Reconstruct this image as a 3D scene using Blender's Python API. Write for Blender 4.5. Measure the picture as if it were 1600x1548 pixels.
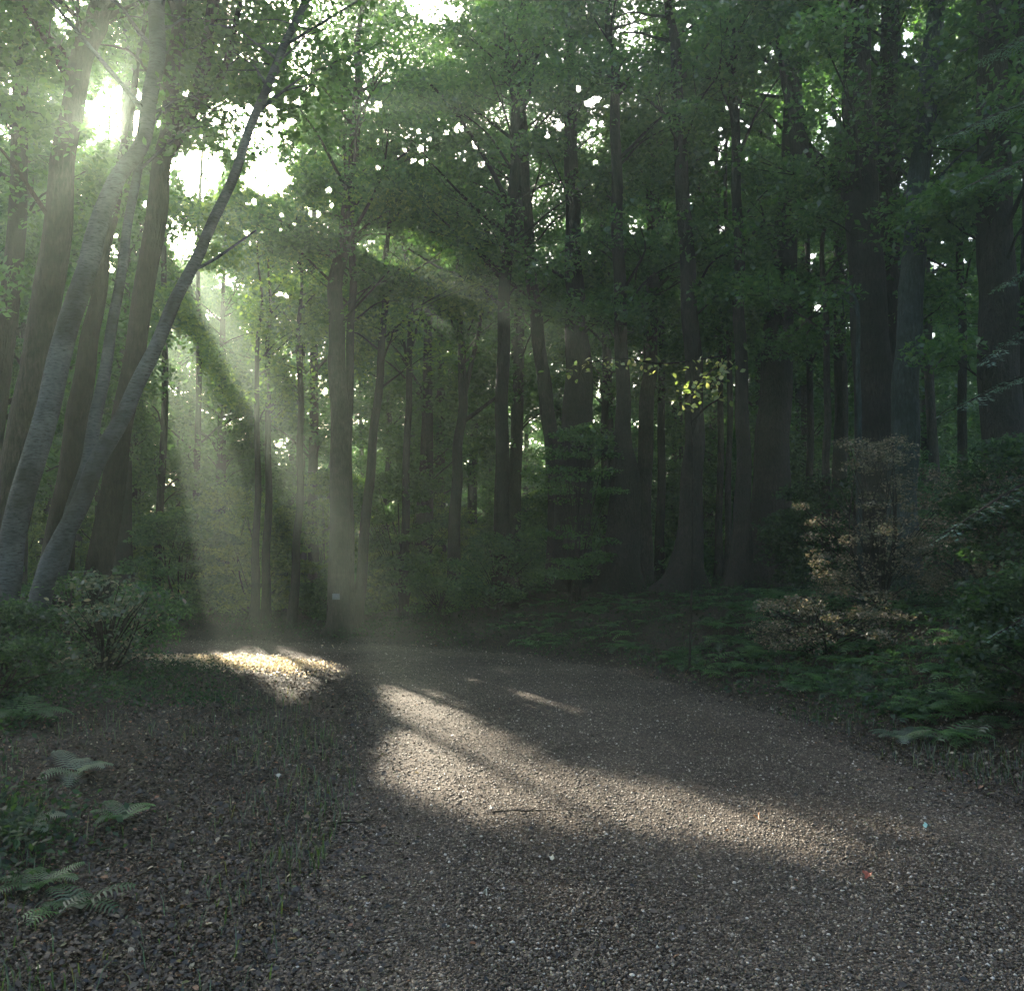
import bpy, math, random
import numpy as np
from math import radians, pi, sin, cos, tan

# ------------------------------------------------------------------ camera, sky, sun
for o in list(bpy.data.objects): bpy.data.objects.remove(o)
S = bpy.context.scene
C = S.collection
F = 1386.0                      # focal length in pixels of the 1600 px wide photograph
CAMH = 1.6
PITCH = math.atan(116.0 / F)
cam = bpy.data.objects.new('camera', bpy.data.cameras.new('camera'))
C.objects.link(cam)
cam.data.sensor_fit = 'HORIZONTAL'; cam.data.sensor_width = 36.0
cam.data.lens = 36.0 * F / 1600.0
cam.data.clip_start = 0.05; cam.data.clip_end = 2000
cam.location = (0, 0, CAMH)
cam.rotation_euler = (pi / 2 + PITCH, 0, 0)
S.camera = cam

def direction(px, py):
    a = (px - 800) / F; b = (774 - py) / F
    return np.array([a, cos(PITCH) - b * sin(PITCH), b * cos(PITCH) + sin(PITCH)])
SUN = direction(178, 178); SUN = SUN / np.linalg.norm(SUN)
ELEV = math.asin(SUN[2]); AZ = math.atan2(SUN[0], SUN[1])    # azimuth from +Y towards +X

world = bpy.data.worlds.new('World'); S.world = world
world.use_nodes = True
nt = world.node_tree; nt.nodes.clear()
sky = nt.nodes.new('ShaderNodeTexSky'); sky.sky_type = 'NISHITA'; sky.sun_disc = False
sky.sun_elevation = ELEV; sky.sun_rotation = AZ
sky.air_density = 0.9; sky.dust_density = 6.0; sky.ozone_density = 1.0
bg = nt.nodes.new('ShaderNodeBackground'); bg.inputs['Strength'].default_value = 0.145
out = nt.nodes.new('ShaderNodeOutputWorld')
nt.links.new(sky.outputs[0], bg.inputs[0]); nt.links.new(bg.outputs[0], out.inputs[0])

ld = bpy.data.lights.new('sun', 'SUN'); ld.energy = 5.0; ld.angle = radians(0.5); ld.color = (1.0, 0.88, 0.69)
sun = bpy.data.objects.new('sun', ld); C.objects.link(sun)
from mathutils import Vector
sun.rotation_euler = Vector(SUN).to_track_quat('Z', 'Y').to_euler()
sun.location = (0, 0, 60)

S.view_settings.view_transform = 'Standard'; S.view_settings.look = 'None'
S.view_settings.exposure = 2.3; S.view_settings.gamma = 1.0; S.view_settings.use_curve_mapping = False
S.render.engine = 'CYCLES'
cy = S.cycles
cy.max_bounces = 5; cy.diffuse_bounces = 3; cy.glossy_bounces = 1; cy.transmission_bounces = 2
cy.volume_bounces = 1; cy.transparent_max_bounces = 4
cy.use_denoising = True
try: cy.denoiser = 'OPENIMAGEDENOISE'; cy.denoising_input_passes = 'RGB_ALBEDO_NORMAL'
except Exception: pass
cy.sample_clamp_indirect = 4.0
cy.caustics_reflective = False; cy.caustics_refractive = False
HAZE = 0.0027

# ------------------------------------------------------------------ pixel <-> world
def at(px, py, D):
    d = direction(px, py); k = D / d[1]
    return np.array([d[0] * k, D, CAMH + d[2] * k])
def project(P):
    x = P[:, 0]; y = P[:, 1]; z = P[:, 2] - CAMH
    f = y * cos(PITCH) + z * sin(PITCH); u = -y * sin(PITCH) + z * cos(PITCH)
    f = np.where(f < 0.05, 0.05, f)
    return 800 + F * x / f, 774 - F * u / f

rng = np.random.default_rng(7)
def sstep(a, b, x):
    t = np.clip((x - a) / (b - a), 0, 1); return t * t * (3 - 2 * t)
# smooth value noise made of sines, cheap and repeatable
_nz = np.random.default_rng(3).uniform(-1, 1, (14, 3))
_ph = np.random.default_rng(4).uniform(0, 6.28, 14)
def wav(x, y, s):
    v = 0
    for k in range(7):
        v = v + np.sin((x * _nz[k, 0] + y * _nz[k, 1]) * s * (1 + .33 * k) + _ph[k]) / (1 + .5 * k)
    return v / 2.6

# ------------------------------------------------------------------ the lie of the land
ROADC = np.array([(1.9, -14), (1.8, -6), (1.55, 0), (1.25, 4), (.95, 8), (.5, 11), (-.25, 13.6), (-1.75, 16.1), (-4, 17.7), (-8, 18.8), (-16, 19.6), (-30, 21)], float)
def catmull(P, n):
    P = np.asarray(P, float); P = np.vstack([2 * P[0] - P[1], P, 2 * P[-1] - P[-2]])
    outp = []
    for i in range(1, len(P) - 2):
        p0, p1, p2, p3 = P[i - 1], P[i], P[i + 1], P[i + 2]
        for t in np.linspace(0, 1, n, endpoint=False):
            outp.append(.5 * ((2 * p1) + (-p0 + p2) * t + (2 * p0 - 5 * p1 + 4 * p2 - p3) * t * t + (-p0 + 3 * p1 - 3 * p2 + p3) * t ** 3))
    outp.append(P[-2]); return np.array(outp)
RC = catmull(ROADC, 10)
RT = np.gradient(RC, axis=0); RT /= np.linalg.norm(RT, axis=1)[:, None]
RN = np.stack([RT[:, 1], -RT[:, 0]], 1)          # points to the right of travel
HALF = np.interp(np.arange(len(RC)), [0, 50, 70, 90, 110], [2.4, 2.2, 1.95, 1.6, 1.5])
def roadcoord(x, y):
    """signed distance from the road's middle, positive to the right, in half-widths, and the plain distance"""
    x = np.asarray(x, float).ravel(); y = np.asarray(y, float).ravel()
    s = np.empty(len(x)); r = np.empty(len(x))
    for a in range(0, len(x), 20000):
        dx = x[a:a + 20000, None] - RC[None, :, 0]; dy = y[a:a + 20000, None] - RC[None, :, 1]
        j = np.argmin(dx * dx + dy * dy, axis=1); i = np.arange(len(j))
        d = dx[i, j] * RN[j, 0] + dy[i, j] * RN[j, 1]
        e = np.hypot(dx[i, j], dy[i, j])
        sg = np.where(d >= 0, 1, -1)
        s[a:a + 20000] = sg * e / HALF[j]; r[a:a + 20000] = sg * e - sg * HALF[j]
    return s, r
def ground(x, y):
    shp = np.shape(x); x = np.asarray(x, float).ravel(); y = np.asarray(y, float).ravel()
    s, e = roadcoord(x, y)
    out_r = np.where(s > 1, e, 0); out_l = np.where(s < -1, -e, 0)
    # "right of the road" is the outside of the bend: the bank on the right and beyond the bend
    z = 1.0 * sstep(.3, 4.6, out_r) * sstep(-3.5, 2.0, x) + .12 * sstep(0, 3, out_r)
    z += .32 * sstep(.3, 3.5, out_l)
    ins = np.clip(1 - np.abs(s), 0, 1)
    z += .05 * sstep(0, 1, ins)
    off = sstep(0, 2.5, np.abs(e) * (np.abs(s) > 1))
    z += off * (.10 * wav(x, y, .9) + .05 * wav(y, x, 2.3) + .35 * wav(x, y, .12) * sstep(22, 50, np.hypot(x, y)))
    z += .012 * wav(x, y, 3.1)
    return z.reshape(shp)

# ------------------------------------------------------------------ mesh helpers
def mesh_np(name, V, faces_list, mat, smooth=False, rnd=None):
    """faces_list: list of int arrays (n, k)"""
    me = bpy.data.meshes.new(name)
    V = np.asarray(V, np.float32)
    me.vertices.add(len(V)); me.vertices.foreach_set('co', V.ravel())
    loops = np.concatenate([f.ravel() for f in faces_list]).astype(np.int32)
    tot = np.concatenate([np.full(len(f), f.shape[1]) for f in faces_list]).astype(np.int32)
    st = np.concatenate([[0], np.cumsum(tot)[:-1]]).astype(np.int32)
    me.loops.add(len(loops)); me.loops.foreach_set('vertex_index', loops)
    me.polygons.add(len(tot)); me.polygons.foreach_set('loop_start', st)
    me.polygons.foreach_set('loop_total', tot)
    if smooth: me.polygons.foreach_set('use_smooth', np.ones(len(tot), bool))
    if rnd is not None:
        a = me.attributes.new('rnd', 'FLOAT', 'POINT'); a.data.foreach_set('value', np.asarray(rnd, np.float32))
    me.materials.append(mat); me.update(calc_edges=True)
    return me
def link(name, me, parent=None, loc=None):
    o = bpy.data.objects.new(name, me); C.objects.link(o)
    if parent is not None: o.parent = parent
    if loc is not None: o.location = loc
    return o
def tag(o, label=None, cat=None, group=None, kind=None):
    if label: o['label'] = label
    if cat: o['category'] = cat
    if group: o['group'] = group
    if kind: o['kind'] = kind
    return o
def empty(name, loc):
    o = bpy.data.objects.new(name, None); C.objects.link(o); o.location = loc; o.empty_display_size = .2
    return o

class Wood:
    """collects tubes"""
    def __init__(s): s.V = []; s.F = []; s.T = []; s.n = 0
    def tube(s, P, R, sides=8, rough=0.0, seed=0, cap=True):
        P = np.asarray(P, float); R = np.asarray(R, float); n = len(P)
        T = np.gradient(P, axis=0); T /= np.linalg.norm(T, axis=1)[:, None] + 1e-9
        ref = np.array([0, 1., 0]) if abs(T[0][1]) < .8 else np.array([1., 0, 0])
        U = np.cross(T, ref); U /= np.linalg.norm(U, axis=1)[:, None] + 1e-9
        W = np.cross(T, U)
        a = np.linspace(0, 2 * pi, sides, endpoint=False)
        r = np.repeat(R[:, None], sides, 1)
        if rough:
            g = np.random.default_rng(seed + 11)
            lobes = sum(g.uniform(-1, 1) * np.sin(a[None] * k + g.uniform(0, 6) + .35 * np.arange(n)[:, None] * g.uniform(-.3, .3)) / k ** .5 for k in (2, 3, 4, 5))
            r = r * (1 + rough * lobes + rough * .5 * g.uniform(-1, 1, r.shape))
        V = P[:, None, :] + U[:, None, :] * (np.cos(a)[None, :, None] * r[..., None]) + W[:, None, :] * (np.sin(a)[None, :, None] * r[..., None])
        s.V.append(V.reshape(-1, 3))
        i = np.arange(n - 1)[:, None] * sides; j = np.arange(sides)[None]; k = (j + 1) % sides
        q = np.stack([i + j, i + k, i + sides + k, i + sides + j], -1).reshape(-1, 4) + s.n
        s.F.append(q); s.n += n * sides
        if cap:
            s.V.append(P[-1:] + T[-1:] * R[-1]); tip = s.n; s.n += 1
            b = tip - sides
            s.T.append(np.stack([b + np.arange(sides), b + (np.arange(sides) + 1) % sides, np.full(sides, tip)], -1))
    def mesh(s, name, mat, origin):
        fl = [np.concatenate(s.F)]
        if s.T: fl.append(np.concatenate(s.T))
        return mesh_np(name, np.concatenate(s.V) - origin, fl, mat, smooth=True)

def frames(n, spread, g, up=(0, 0, 1)):
    """random leaf frames: normal near up, blade direction across it"""
    N = g.normal(0, spread, (n, 3)) + np.array(up); N /= np.linalg.norm(N, axis=1)[:, None]
    A = g.normal(0, 1, (n, 3)); U = A - (A * N).sum(1)[:, None] * N; U /= np.linalg.norm(U, axis=1)[:, None]
    return U, np.cross(N, U), N
def leaf_geo(P, L, spread, g, wide=.62, hexa=False, up=(0, 0, 1), fold=.12, UVN=None):
    n = len(P); U, W, N = UVN if UVN else frames(n, spread, g, up)
    L = np.asarray(L)[:, None]; w = L * wide * .5
    if hexa:
        pts = [P - U * L * .5, P - U * L * .2 + W * w * .85 + N * L * fold, P + U * L * .15 + W * w * .95 + N * L * fold * .8,
               P + U * L * .58, P + U * L * .15 - W * w * .95 + N * L * fold * .8, P - U * L * .2 - W * w * .85 + N * L * fold]
        k = 6
    else:
        pts = [P - U * L * .5, P + W * w + N * L * fold, P + U * L * .55, P - W * w + N * L * fold]; k = 4
    V = np.stack(pts, 1).reshape(-1, 3)
    return V, np.arange(n * k).reshape(n, k), np.repeat(g.random(n), k)

# ------------------------------------------------------------------ materials
def mat(name):
    m = bpy.data.materials.new(name); m.use_nodes = True; m.node_tree.nodes.clear(); return m, m.node_tree
def N_(nt, t, **kw):
    n = nt.nodes.new(t)
    for k, v in kw.items(): n.inputs[k].default_value = v
    return n
def ramp(nt, stops, fac=None):
    n = nt.nodes.new('ShaderNodeValToRGB'); e = n.color_ramp.elements
    while len(e) < len(stops): e.new(.5)
    for k, (p, c) in enumerate(stops): e[k].position = p; e[k].color = (*c, 1)
    if fac is not None: nt.links.new(fac, n.inputs[0])
    return n
def leaf_material(name, stops, trans=.52, boost=2.5, gloss=.06, rough=.45, bl=.6):
    m, nt = mat(name); L = nt.links
    a = nt.nodes.new('ShaderNodeAttribute'); a.attribute_name = 'rnd'
    cr = ramp(nt, stops, a.outputs['Fac'])
    d = nt.nodes.new('ShaderNodeBsdfDiffuse'); L.new(cr.outputs[0], d.inputs[0])
    t = nt.nodes.new('ShaderNodeBsdfTranslucent')
    mul = nt.nodes.new('ShaderNodeMix'); mul.data_type = 'RGBA'; mul.blend_type = 'MULTIPLY'; mul.inputs[0].default_value = 1
    mul.clamp_result = False
    L.new(cr.outputs[0], mul.inputs[6]); mul.inputs[7].default_value = (boost, boost * 1.0, boost * bl, 1)
    L.new(mul.outputs[2], t.inputs[0])
    mx = nt.nodes.new('ShaderNodeMixShader'); mx.inputs[0].default_value = trans
    L.new(d.outputs[0], mx.inputs[1]); L.new(t.outputs[0], mx.inputs[2])
    g = nt.nodes.new('ShaderNodeBsdfGlossy'); g.inputs['Roughness'].default_value = rough; g.inputs[0].default_value = (.9, .95, 1, 1)
    m2 = nt.nodes.new('ShaderNodeMixShader'); m2.inputs[0].default_value = gloss
    L.new(mx.outputs[0], m2.inputs[1]); L.new(g.outputs[0], m2.inputs[2])
    o = nt.nodes.new('ShaderNodeOutputMaterial'); L.new(m2.outputs[0], o.inputs[0]); return m
def bark_material(name, c0, c1, c2, birch=False, scale=1.0, bump=1.0):
    m, nt = mat(name); L = nt.links
    tc = nt.nodes.new('ShaderNodeTexCoord'); mp = nt.nodes.new('ShaderNodeMapping'); L.new(tc.outputs['Object'], mp.inputs[0])
    mp.inputs['Scale'].default_value = (10 * scale, 10 * scale, 2.4 * scale) if not birch else (4.5, 4.5, 17)
    n1 = N_(nt, 'ShaderNodeTexNoise', Scale=3.0, Detail=8.0, Roughness=.65); L.new(mp.outputs[0], n1.inputs[0])
    n2 = N_(nt, 'ShaderNodeTexNoise', Scale=1.1, Detail=5.0, Roughness=.6); L.new(tc.outputs['Object'], n2.inputs[0])
    if birch: cr = ramp(nt, [(.37, c0), (.42, c1), (.60, c2), (.75, c1)], n1.outputs[0])
    else: cr = ramp(nt, [(.3, c0), (.52, c1), (.72, c2)], n1.outputs[0])
    bl = ramp(nt, [(.40, (1, 1, 1)), (.62, (.42, .5, .42) if not birch else (.25, .24, .22))], n2.outputs[0])
    mx = nt.nodes.new('ShaderNodeMix'); mx.data_type = 'RGBA'; mx.blend_type = 'MULTIPLY'; mx.inputs[0].default_value = 1
    L.new(cr.outputs[0], mx.inputs[6]); L.new(bl.outputs[0], mx.inputs[7])
    b = nt.nodes.new('ShaderNodeBsdfPrincipled'); L.new(mx.outputs[2], b.inputs['Base Color']); b.inputs['Roughness'].default_value = .85
    b.inputs['Specular IOR Level'].default_value = .25
    bp = N_(nt, 'ShaderNodeBump', Strength=bump, Distance=.09); L.new(n1.outputs[0], bp.inputs['Height']); L.new(bp.outputs[0], b.inputs['Normal'])
    o = nt.nodes.new('ShaderNodeOutputMaterial'); L.new(b.outputs[0], o.inputs[0]); return m

M_LEAF = leaf_material('maple_leaf', [(0, (.022, .060, .016)), (.4, (.040, .105, .024)), (.85, (.058, .135, .030)), (1, (.085, .155, .034))])
M_LEAF2 = leaf_material('beech_leaf', [(0, (.020, .058, .022)), (.5, (.035, .100, .030)), (1, (.070, .150, .040))])
M_SHADE = leaf_material('painted_shade_leaf', [(0, (.010, .026, .012)), (.6, (.020, .050, .020)), (1, (.040, .080, .028))], gloss=.03)  # leaf green darkened by half: deep shade put into the colour
M_LIGHT = leaf_material('painted_sun_leaf', [(0, (.035, .085, .018)), (.5, (.075, .150, .028)), (1, (.13, .20, .04))], trans=.6, boost=2.8)  # brighter copy of the leaf: backlit glow put into the colour
M_YEL = leaf_material('turning_leaf', [(0, (.07, .12, .03)), (.5, (.13, .17, .06)), (1, (.24, .25, .11))])
M_DRY = leaf_material('dry_shrub_leaf', [(0, (.06, .08, .045)), (.45, (.13, .125, .08)), (.8, (.24, .20, .14)), (1, (.38, .30, .22))], trans=.35, boost=1.3, gloss=.03, bl=.8)
M_GLINT = leaf_material('painted_glint_leaf', [(0, (.03, .06, .03)), (.5, (.06, .10, .045)), (.85, (.13, .14, .07)), (1, (.30, .26, .16))], trans=.4, boost=1.8, gloss=.07, rough=.4, bl=.8)  # pale end of the ramp paints glints into the leaves
M_FERN = leaf_material('fern_leaf', [(0, (.022, .062, .026)), (.6, (.044, .11, .042)), (1, (.08, .17, .065))])
M_FERN2 = leaf_material('pale_fern_leaf', [(0, (.05, .09, .07)), (.6, (.085, .13, .10)), (1, (.14, .19, .15))])
M_NEEDLE = leaf_material('needle', [(0, (.05, .12, .085)), (.6, (.08, .18, .12)), (1, (.13, .24, .15))], trans=.25, boost=1.6, gloss=.10)
M_LITTER = leaf_material('fallen_leaf', [(0, (.016, .012, .010)), (.5, (.038, .028, .020)), (.8, (.075, .054, .037)), (.93, (.16, .115, .075)), (.95, (.24, .10, .05)), (.97, (.08, .11, .035)), (1, (.42, .35, .26))], trans=.2, boost=1.3, gloss=.05, rough=.5, bl=.9)
M_SUNPATCH = leaf_material('sun_patch_leaf', [(0, (.16, .13, .07)), (.4, (.48, .40, .24)), (.7, (.66, .52, .38)), (1, (.82, .76, .56))], trans=.55, boost=1.7, gloss=.05, bl=1.0)  # pale, over-bright translucence puts the sun patch into the leaf colour
M_GRASS = leaf_material('grass_blade', [(0, (.02, .045, .016)), (.7, (.04, .08, .025)), (1, (.10, .10, .045))])
M_BARK = bark_material('grey_brown_bark', (.018, .014, .011), (.060, .047, .037), (.115, .095, .078))
M_DARK = bark_material('dark_bark', (.012, .009, .008), (.038, .029, .024), (.075, .060, .050))
M_BIRCH = bark_material('birch_bark', (.03, .03, .03), (.070, .078, .088), (.125, .140, .155), birch=True, bump=.3)
M_LICHEN = bark_material('lichen_bark', (.025, .03, .028), (.055, .072, .068), (.11, .14, .135))

def ground_material(name, cols, sc, bump, dist=.03):
    m, nt = mat(name); L = nt.links
    tc = nt.nodes.new('ShaderNodeTexCoord')
    v = N_(nt, 'ShaderNodeTexVoronoi', Scale=sc, Randomness=1.0); L.new(tc.outputs['Object'], v.inputs[0])
    n = N_(nt, 'ShaderNodeTexNoise', Scale=sc * .35, Detail=9.0, Roughness=.7); L.new(tc.outputs['Object'], n.inputs[0])
    n3 = N_(nt, 'ShaderNodeTexNoise', Scale=.55, Detail=6.0, Roughness=.6); L.new(tc.outputs['Object'], n3.inputs[0])
    sep = nt.nodes.new('ShaderNodeSeparateColor'); L.new(v.outputs['Color'], sep.inputs[0])
    cr = ramp(nt, cols, sep.outputs[0])
    dk = ramp(nt, [(.35, (.45, .43, .4)), (.6, (1, 1, 1))], n.outputs[0])
    wr = ramp(nt, [(.38, (.5, .48, .46)), (.5, (.85, .84, .83)), (.64, (1.1, 1.08, 1.05))], n3.outputs[0])
    m1 = nt.nodes.new('ShaderNodeMix'); m1.data_type = 'RGBA'; m1.blend_type = 'MULTIPLY'; m1.inputs[0].default_value = 1
    L.new(cr.outputs[0], m1.inputs[6]); L.new(dk.outputs[0], m1.inputs[7])
    m2 = nt.nodes.new('ShaderNodeMix'); m2.data_type = 'RGBA'; m2.blend_type = 'MULTIPLY'; m2.inputs[0].default_value = 1
    L.new(m1.outputs[2], m2.inputs[6]); L.new(wr.outputs[0], m2.inputs[7])
    b = nt.nodes.new('ShaderNodeBsdfPrincipled'); L.new(m2.outputs[2], b.inputs['Base Color']); b.inputs['Roughness'].default_value = .8
    b.inputs['Specular IOR Level'].default_value = .3
    bp = N_(nt, 'ShaderNodeBump', Strength=bump, Distance=dist); L.new(n.outputs[0], bp.inputs['Height'])
    bp2 = N_(nt, 'ShaderNodeBump', Strength=bump, Distance=dist * .6); L.new(v.outputs['Distance'], bp2.inputs['Height']); L.new(bp.outputs[0], bp2.inputs['Normal'])
    L.new(bp2.outputs[0], b.inputs['Normal'])
    o = nt.nodes.new('ShaderNodeOutputMaterial'); L.new(b.outputs[0], o.inputs[0]); return m
M_SOIL = ground_material('forest_soil', [(0, (.020, .015, .011)), (.5, (.045, .033, .023)), (.85, (.08, .06, .04)), (1, (.045, .06, .025))], 38, .9)
M_ROAD = ground_material('packed_gravel', [(0, (.042, .032, .023)), (.5, (.090, .068, .050)), (.85, (.175, .136, .104)), (1, (.33, .28, .235))], 75, .9, .018)
def stone_material():
    m, nt = mat('gravel_stone'); L = nt.links
    a = nt.nodes.new('ShaderNodeAttribute'); a.attribute_name = 'rnd'
    cr = ramp(nt, [(0, (.029, .022, .016)), (.5, (.080, .061, .045)), (.87, (.185, .146, .110)), (.97, (.38, .33, .27)), (1, (.6, .55, .5))], a.outputs['Fac'])
    b = nt.nodes.new('ShaderNodeBsdfPrincipled'); L.new(cr.outputs[0], b.inputs['Base Color']); b.inputs['Roughness'].default_value = .55
    o = nt.nodes.new('ShaderNodeOutputMaterial'); L.new(b.outputs[0], o.inputs[0]); return m
M_STONE = stone_material()

# ------------------------------------------------------------------ openings in the canopy
# Each LIT opening is a bundle of straight sun paths that ends on something the sun reaches (the road, the leaf bank, a shrub);
# no leaf grows across it. GAPS and HOLES clear leaves along the camera's sightlines instead.
def inpoly(px, py, poly):
    c = np.zeros(len(px), bool); n = len(poly); j = n - 1
    for i in range(n):
        xi, yi = poly[i]; xj, yj = poly[j]
        if yi != yj:
            c ^= ((yi > py) != (yj > py)) & (px < (xj - xi) * (py - yi) / (yj - yi) + xi)
        j = i
    return c
LIT = [  # plane depth (None = the ground), outline, share of leaves kept
    (None, [(318, 1034), (345, 1014), (400, 1012), (436, 1018), (452, 1040), (436, 1072), (380, 1076), (330, 1070)], 0.0),
    (None, [(255, 1042), (325, 1012), (450, 1012), (560, 1040), (530, 1066), (380, 1072), (280, 1066)], .05),
    (None, [(390, 1060), (500, 1062), (480, 1120), (430, 1110)], .12),
    (None, [(575, 1055), (690, 1075), (760, 1115), (830, 1165), (930, 1205), (1050, 1225), (1180, 1245), (1310, 1285), (1400, 1345), (1330, 1395), (1220, 1390), (1120, 1365), (990, 1345), (860, 1322), (785, 1328), (705, 1308), (630, 1270), (575, 1228), (568, 1178), (600, 1140), (590, 1100)], 0.0),
    (None, [(650, 1035), (790, 1050), (910, 1090), (960, 1165), (870, 1130), (760, 1085)], .07),
    (None, [(1290, 1340), (1600, 1400), (1600, 1460), (1380, 1400)], .12),
    (13.0, [(1230, 800), (1330, 730), (1440, 760), (1490, 860), (1440, 930), (1290, 920), (1180, 950)], .035),
    (12.0, [(870, 560), (970, 535), (1000, 575), (1060, 560), (1130, 590), (1090, 650), (1040, 640), (900, 590)], .05),
    (6.5, [(1480, 830), (1540, 770), (1600, 740), (1600, 830), (1520, 850)], .0),
    (11.0, [(120, 930), (220, 920), (260, 1000), (210, 1060), (130, 1050)], .10),
]
GAPS = [(178, 178, 52, .99), (250, 270, 22, .96), (312, 268, 41, .98), (415, 276, 37, .98), (385, 205, 42, .75), (330, 165, 30, .4),
        (465, 115, 24, .55), (105, 35, 24, .6), (12, 205, 18, .6), (15, 120, 10, .5), (650, 4, 18, .85), (705, 24, 12, .7), (590, 110, 22, .5), (575, 160, 16, .5),
        (625, 215, 22, .5), (745, 240, 16, .5), (920, 215, 22, .6), (1010, 345, 14, .6), (1305, 165, 26, .7), (1300, 430, 30, .5), (1460, 415, 10, .9),
        (1350, 90, 10, .7), (1460, 510, 12, .6), (1115, 265, 16, .5), (170, 390, 14, .7), (185, 400, 10, .7), (225, 360, 10, .7)]  # cut along sightlines; the first gaps stand in for sun glare
HOLES = [(100, 30, 25, 30, 12), (20, 120, 15, 60, 10), (20, 210, 15, 12, 6), (200, 90, 22, 20, 10), (270, 150, 25, 40, 18), (390, 190, 60, 40, 34), (440, 160, 30, 50, 18), (180, 400, 12, 45, 12), (225, 370, 8, 40, 10),
         (430, 320, 60, 40, 22), (500, 120, 30, 60, 12), (590, 120, 34, 24, 7), (575, 165, 20, 14, 5), (600, 215, 44, 30, 8), (650, 240, 40, 20, 10), (740, 245, 25, 20, 10), (700, 200, 40, 20, 8), (670, 25, 45, 18, 16), (860, 210, 30, 30, 6),
         (925, 200, 18, 45, 14), (920, 290, 20, 18, 10), (995, 350, 12, 22, 9), (1050, 40, 40, 40, 6), (1075, 310, 14, 30, 8), (1125, 260, 14, 55, 14), (1165, 190, 8, 30, 8), (1208, 200, 8, 22, 6), (1120, 350, 20, 22, 8),
         (1300, 165, 26, 26, 26), (1358, 110, 5, 22, 8), (1415, 80, 22, 16, 7), (1300, 330, 16, 10, 4), (1270, 410, 14, 26, 10), (1310, 435, 22, 12, 12), (1265, 478, 14, 6, 6), (1460, 418, 14, 10, 12), (1500, 375, 36, 24, 10), (1480, 510, 36, 8, 9), (1460, 60, 30, 30, 5),
         (500, 630, 8, 30, 6), (445, 462, 14, 6, 3), (930, 390, 40, 20, 6), (1180, 120, 60, 60, 7), (560, 270, 50, 30, 12), (1000, 120, 60, 60, 8)]
def opening_map():
    yy, xx = np.mgrid[0:774, 0:800] * 2.0
    M = np.zeros((774, 800)); nz = wav(xx, yy, .11) * .45 + wav(yy, xx, .27) * .4
    for gx, gy, r, pr in GAPS:
        d = np.hypot(xx - gx, yy - gy) / r * (1 + .55 * nz)
        M = np.maximum(M, pr * np.clip((1.25 - d) / .45, 0, 1))
    h = np.random.default_rng(12)
    for cx, cy, sx, sy, n in HOLES:
        for k in range(n):
            x = cx + h.normal(0, sx * .7); y = cy + h.normal(0, sy * .7); r = 1.6 + 5 * h.random() ** 2; ar = h.uniform(.6, 1.5)
            x0, x1, y0, y1 = [int(np.clip(v, 0, m)) for v, m in ((x / 2 - 6, 800), (x / 2 + 7, 800), (y / 2 - 6, 774), (y / 2 + 7, 774))]
            d = np.hypot((xx[y0:y1, x0:x1] - x) * ar, yy[y0:y1, x0:x1] - y) / r
            M[y0:y1, x0:x1] = np.maximum(M[y0:y1, x0:x1], .97 * np.clip((1.3 - d) / .4, 0, 1))
    return M
OPEN = opening_map()
def keep(P, g):
    """True for leaves that may stay"""
    n = len(P); k = np.ones(n, bool); soft = g.random(n)
    jit = g.normal(0, .085, (n, 3))
    for dep, poly, share in LIT:
        if dep is None: t = P[:, 2] / SUN[2]; okd = P[:, 2] > 1.1
        else: t = (P[:, 1] - dep) / SUN[1]; okd = t > .8
        Q = P - t[:, None] * SUN + jit
        x, y = project(Q)
        k &= ~(okd & inpoly(x, y, poly) & (soft > share) & (wav(Q[:, 0] * 2.6, Q[:, 1] * 2.6, 1.0) < (1.6 if dep is None else 9)))
    Q = P - (P[:, 2] / SUN[2])[:, None] * SUN
    far = (Q[:, 1] > 23.5) & (P[:, 2] > 3.5); share = np.where(Q[:, 0] < .12 * Q[:, 1], .52, .50)
    k &= ~(far & (g.random(n) > share))
    x, y = project(P); ok = (P[:, 1] > 3) & (x >= 0) & (x < 1600) & (y >= 0) & (y < 1548)
    ix = np.clip(x / 2, 0, 799).astype(int); iy = np.clip(y / 2, 0, 773).astype(int)
    k &= ~(ok & (g.random(n) < OPEN[iy, ix]))
    return k

def in_light(P):
    """points that stand in one of the main sun paths"""
    P = np.atleast_2d(P); r = np.zeros(len(P), bool)
    for dep, poly, share in LIT:
        if share > .03: continue
        t = (P[:, 2] / SUN[2]) if dep is None else (P[:, 1] - dep) / SUN[1]
        x, y = project(P - t[:, None] * SUN); r |= (t > 1) & inpoly(x, y, poly)
    x, y = project(P)
    for gx, gy, rr, pr in GAPS[:4]: r |= np.hypot(x - gx, y - gy) < rr
    return r

# ------------------------------------------------------------------ ground and road
def axis(half, fine, n):
    t = np.linspace(-1, 1, n); return np.sinh(t * fine) / np.sinh(fine) * half
gx = axis(110, 3.6, 321); gy = 10 + axis(110, 3.6, 321)
GX, GY = np.meshgrid(gx, gy)
GZ = ground(GX, GY); ss, ee = roadcoord(GX, GY)
GZ = GZ - .035 * (np.abs(ss.reshape(GX.shape)) < 1.0)
n = len(gx); idx = np.arange(n * n).reshape(n, n)
quads = np.stack([idx[:-1, :-1], idx[:-1, 1:], idx[1:, 1:], idx[1:, :-1]], -1).reshape(-1, 4)
o = link('ground', mesh_np('ground', np.stack([GX, GY, GZ], -1).reshape(-1, 3), [quads], M_SOIL, True)); tag(o, 'dark leaf-strewn forest soil on both sides of the gravel road', kind='structure')
RC2 = catmull(ROADC, 60); RT2 = np.gradient(RC2, axis=0); RT2 /= np.linalg.norm(RT2, axis=1)[:, None]; RN2 = np.stack([RT2[:, 1], -RT2[:, 0]], 1)
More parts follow.
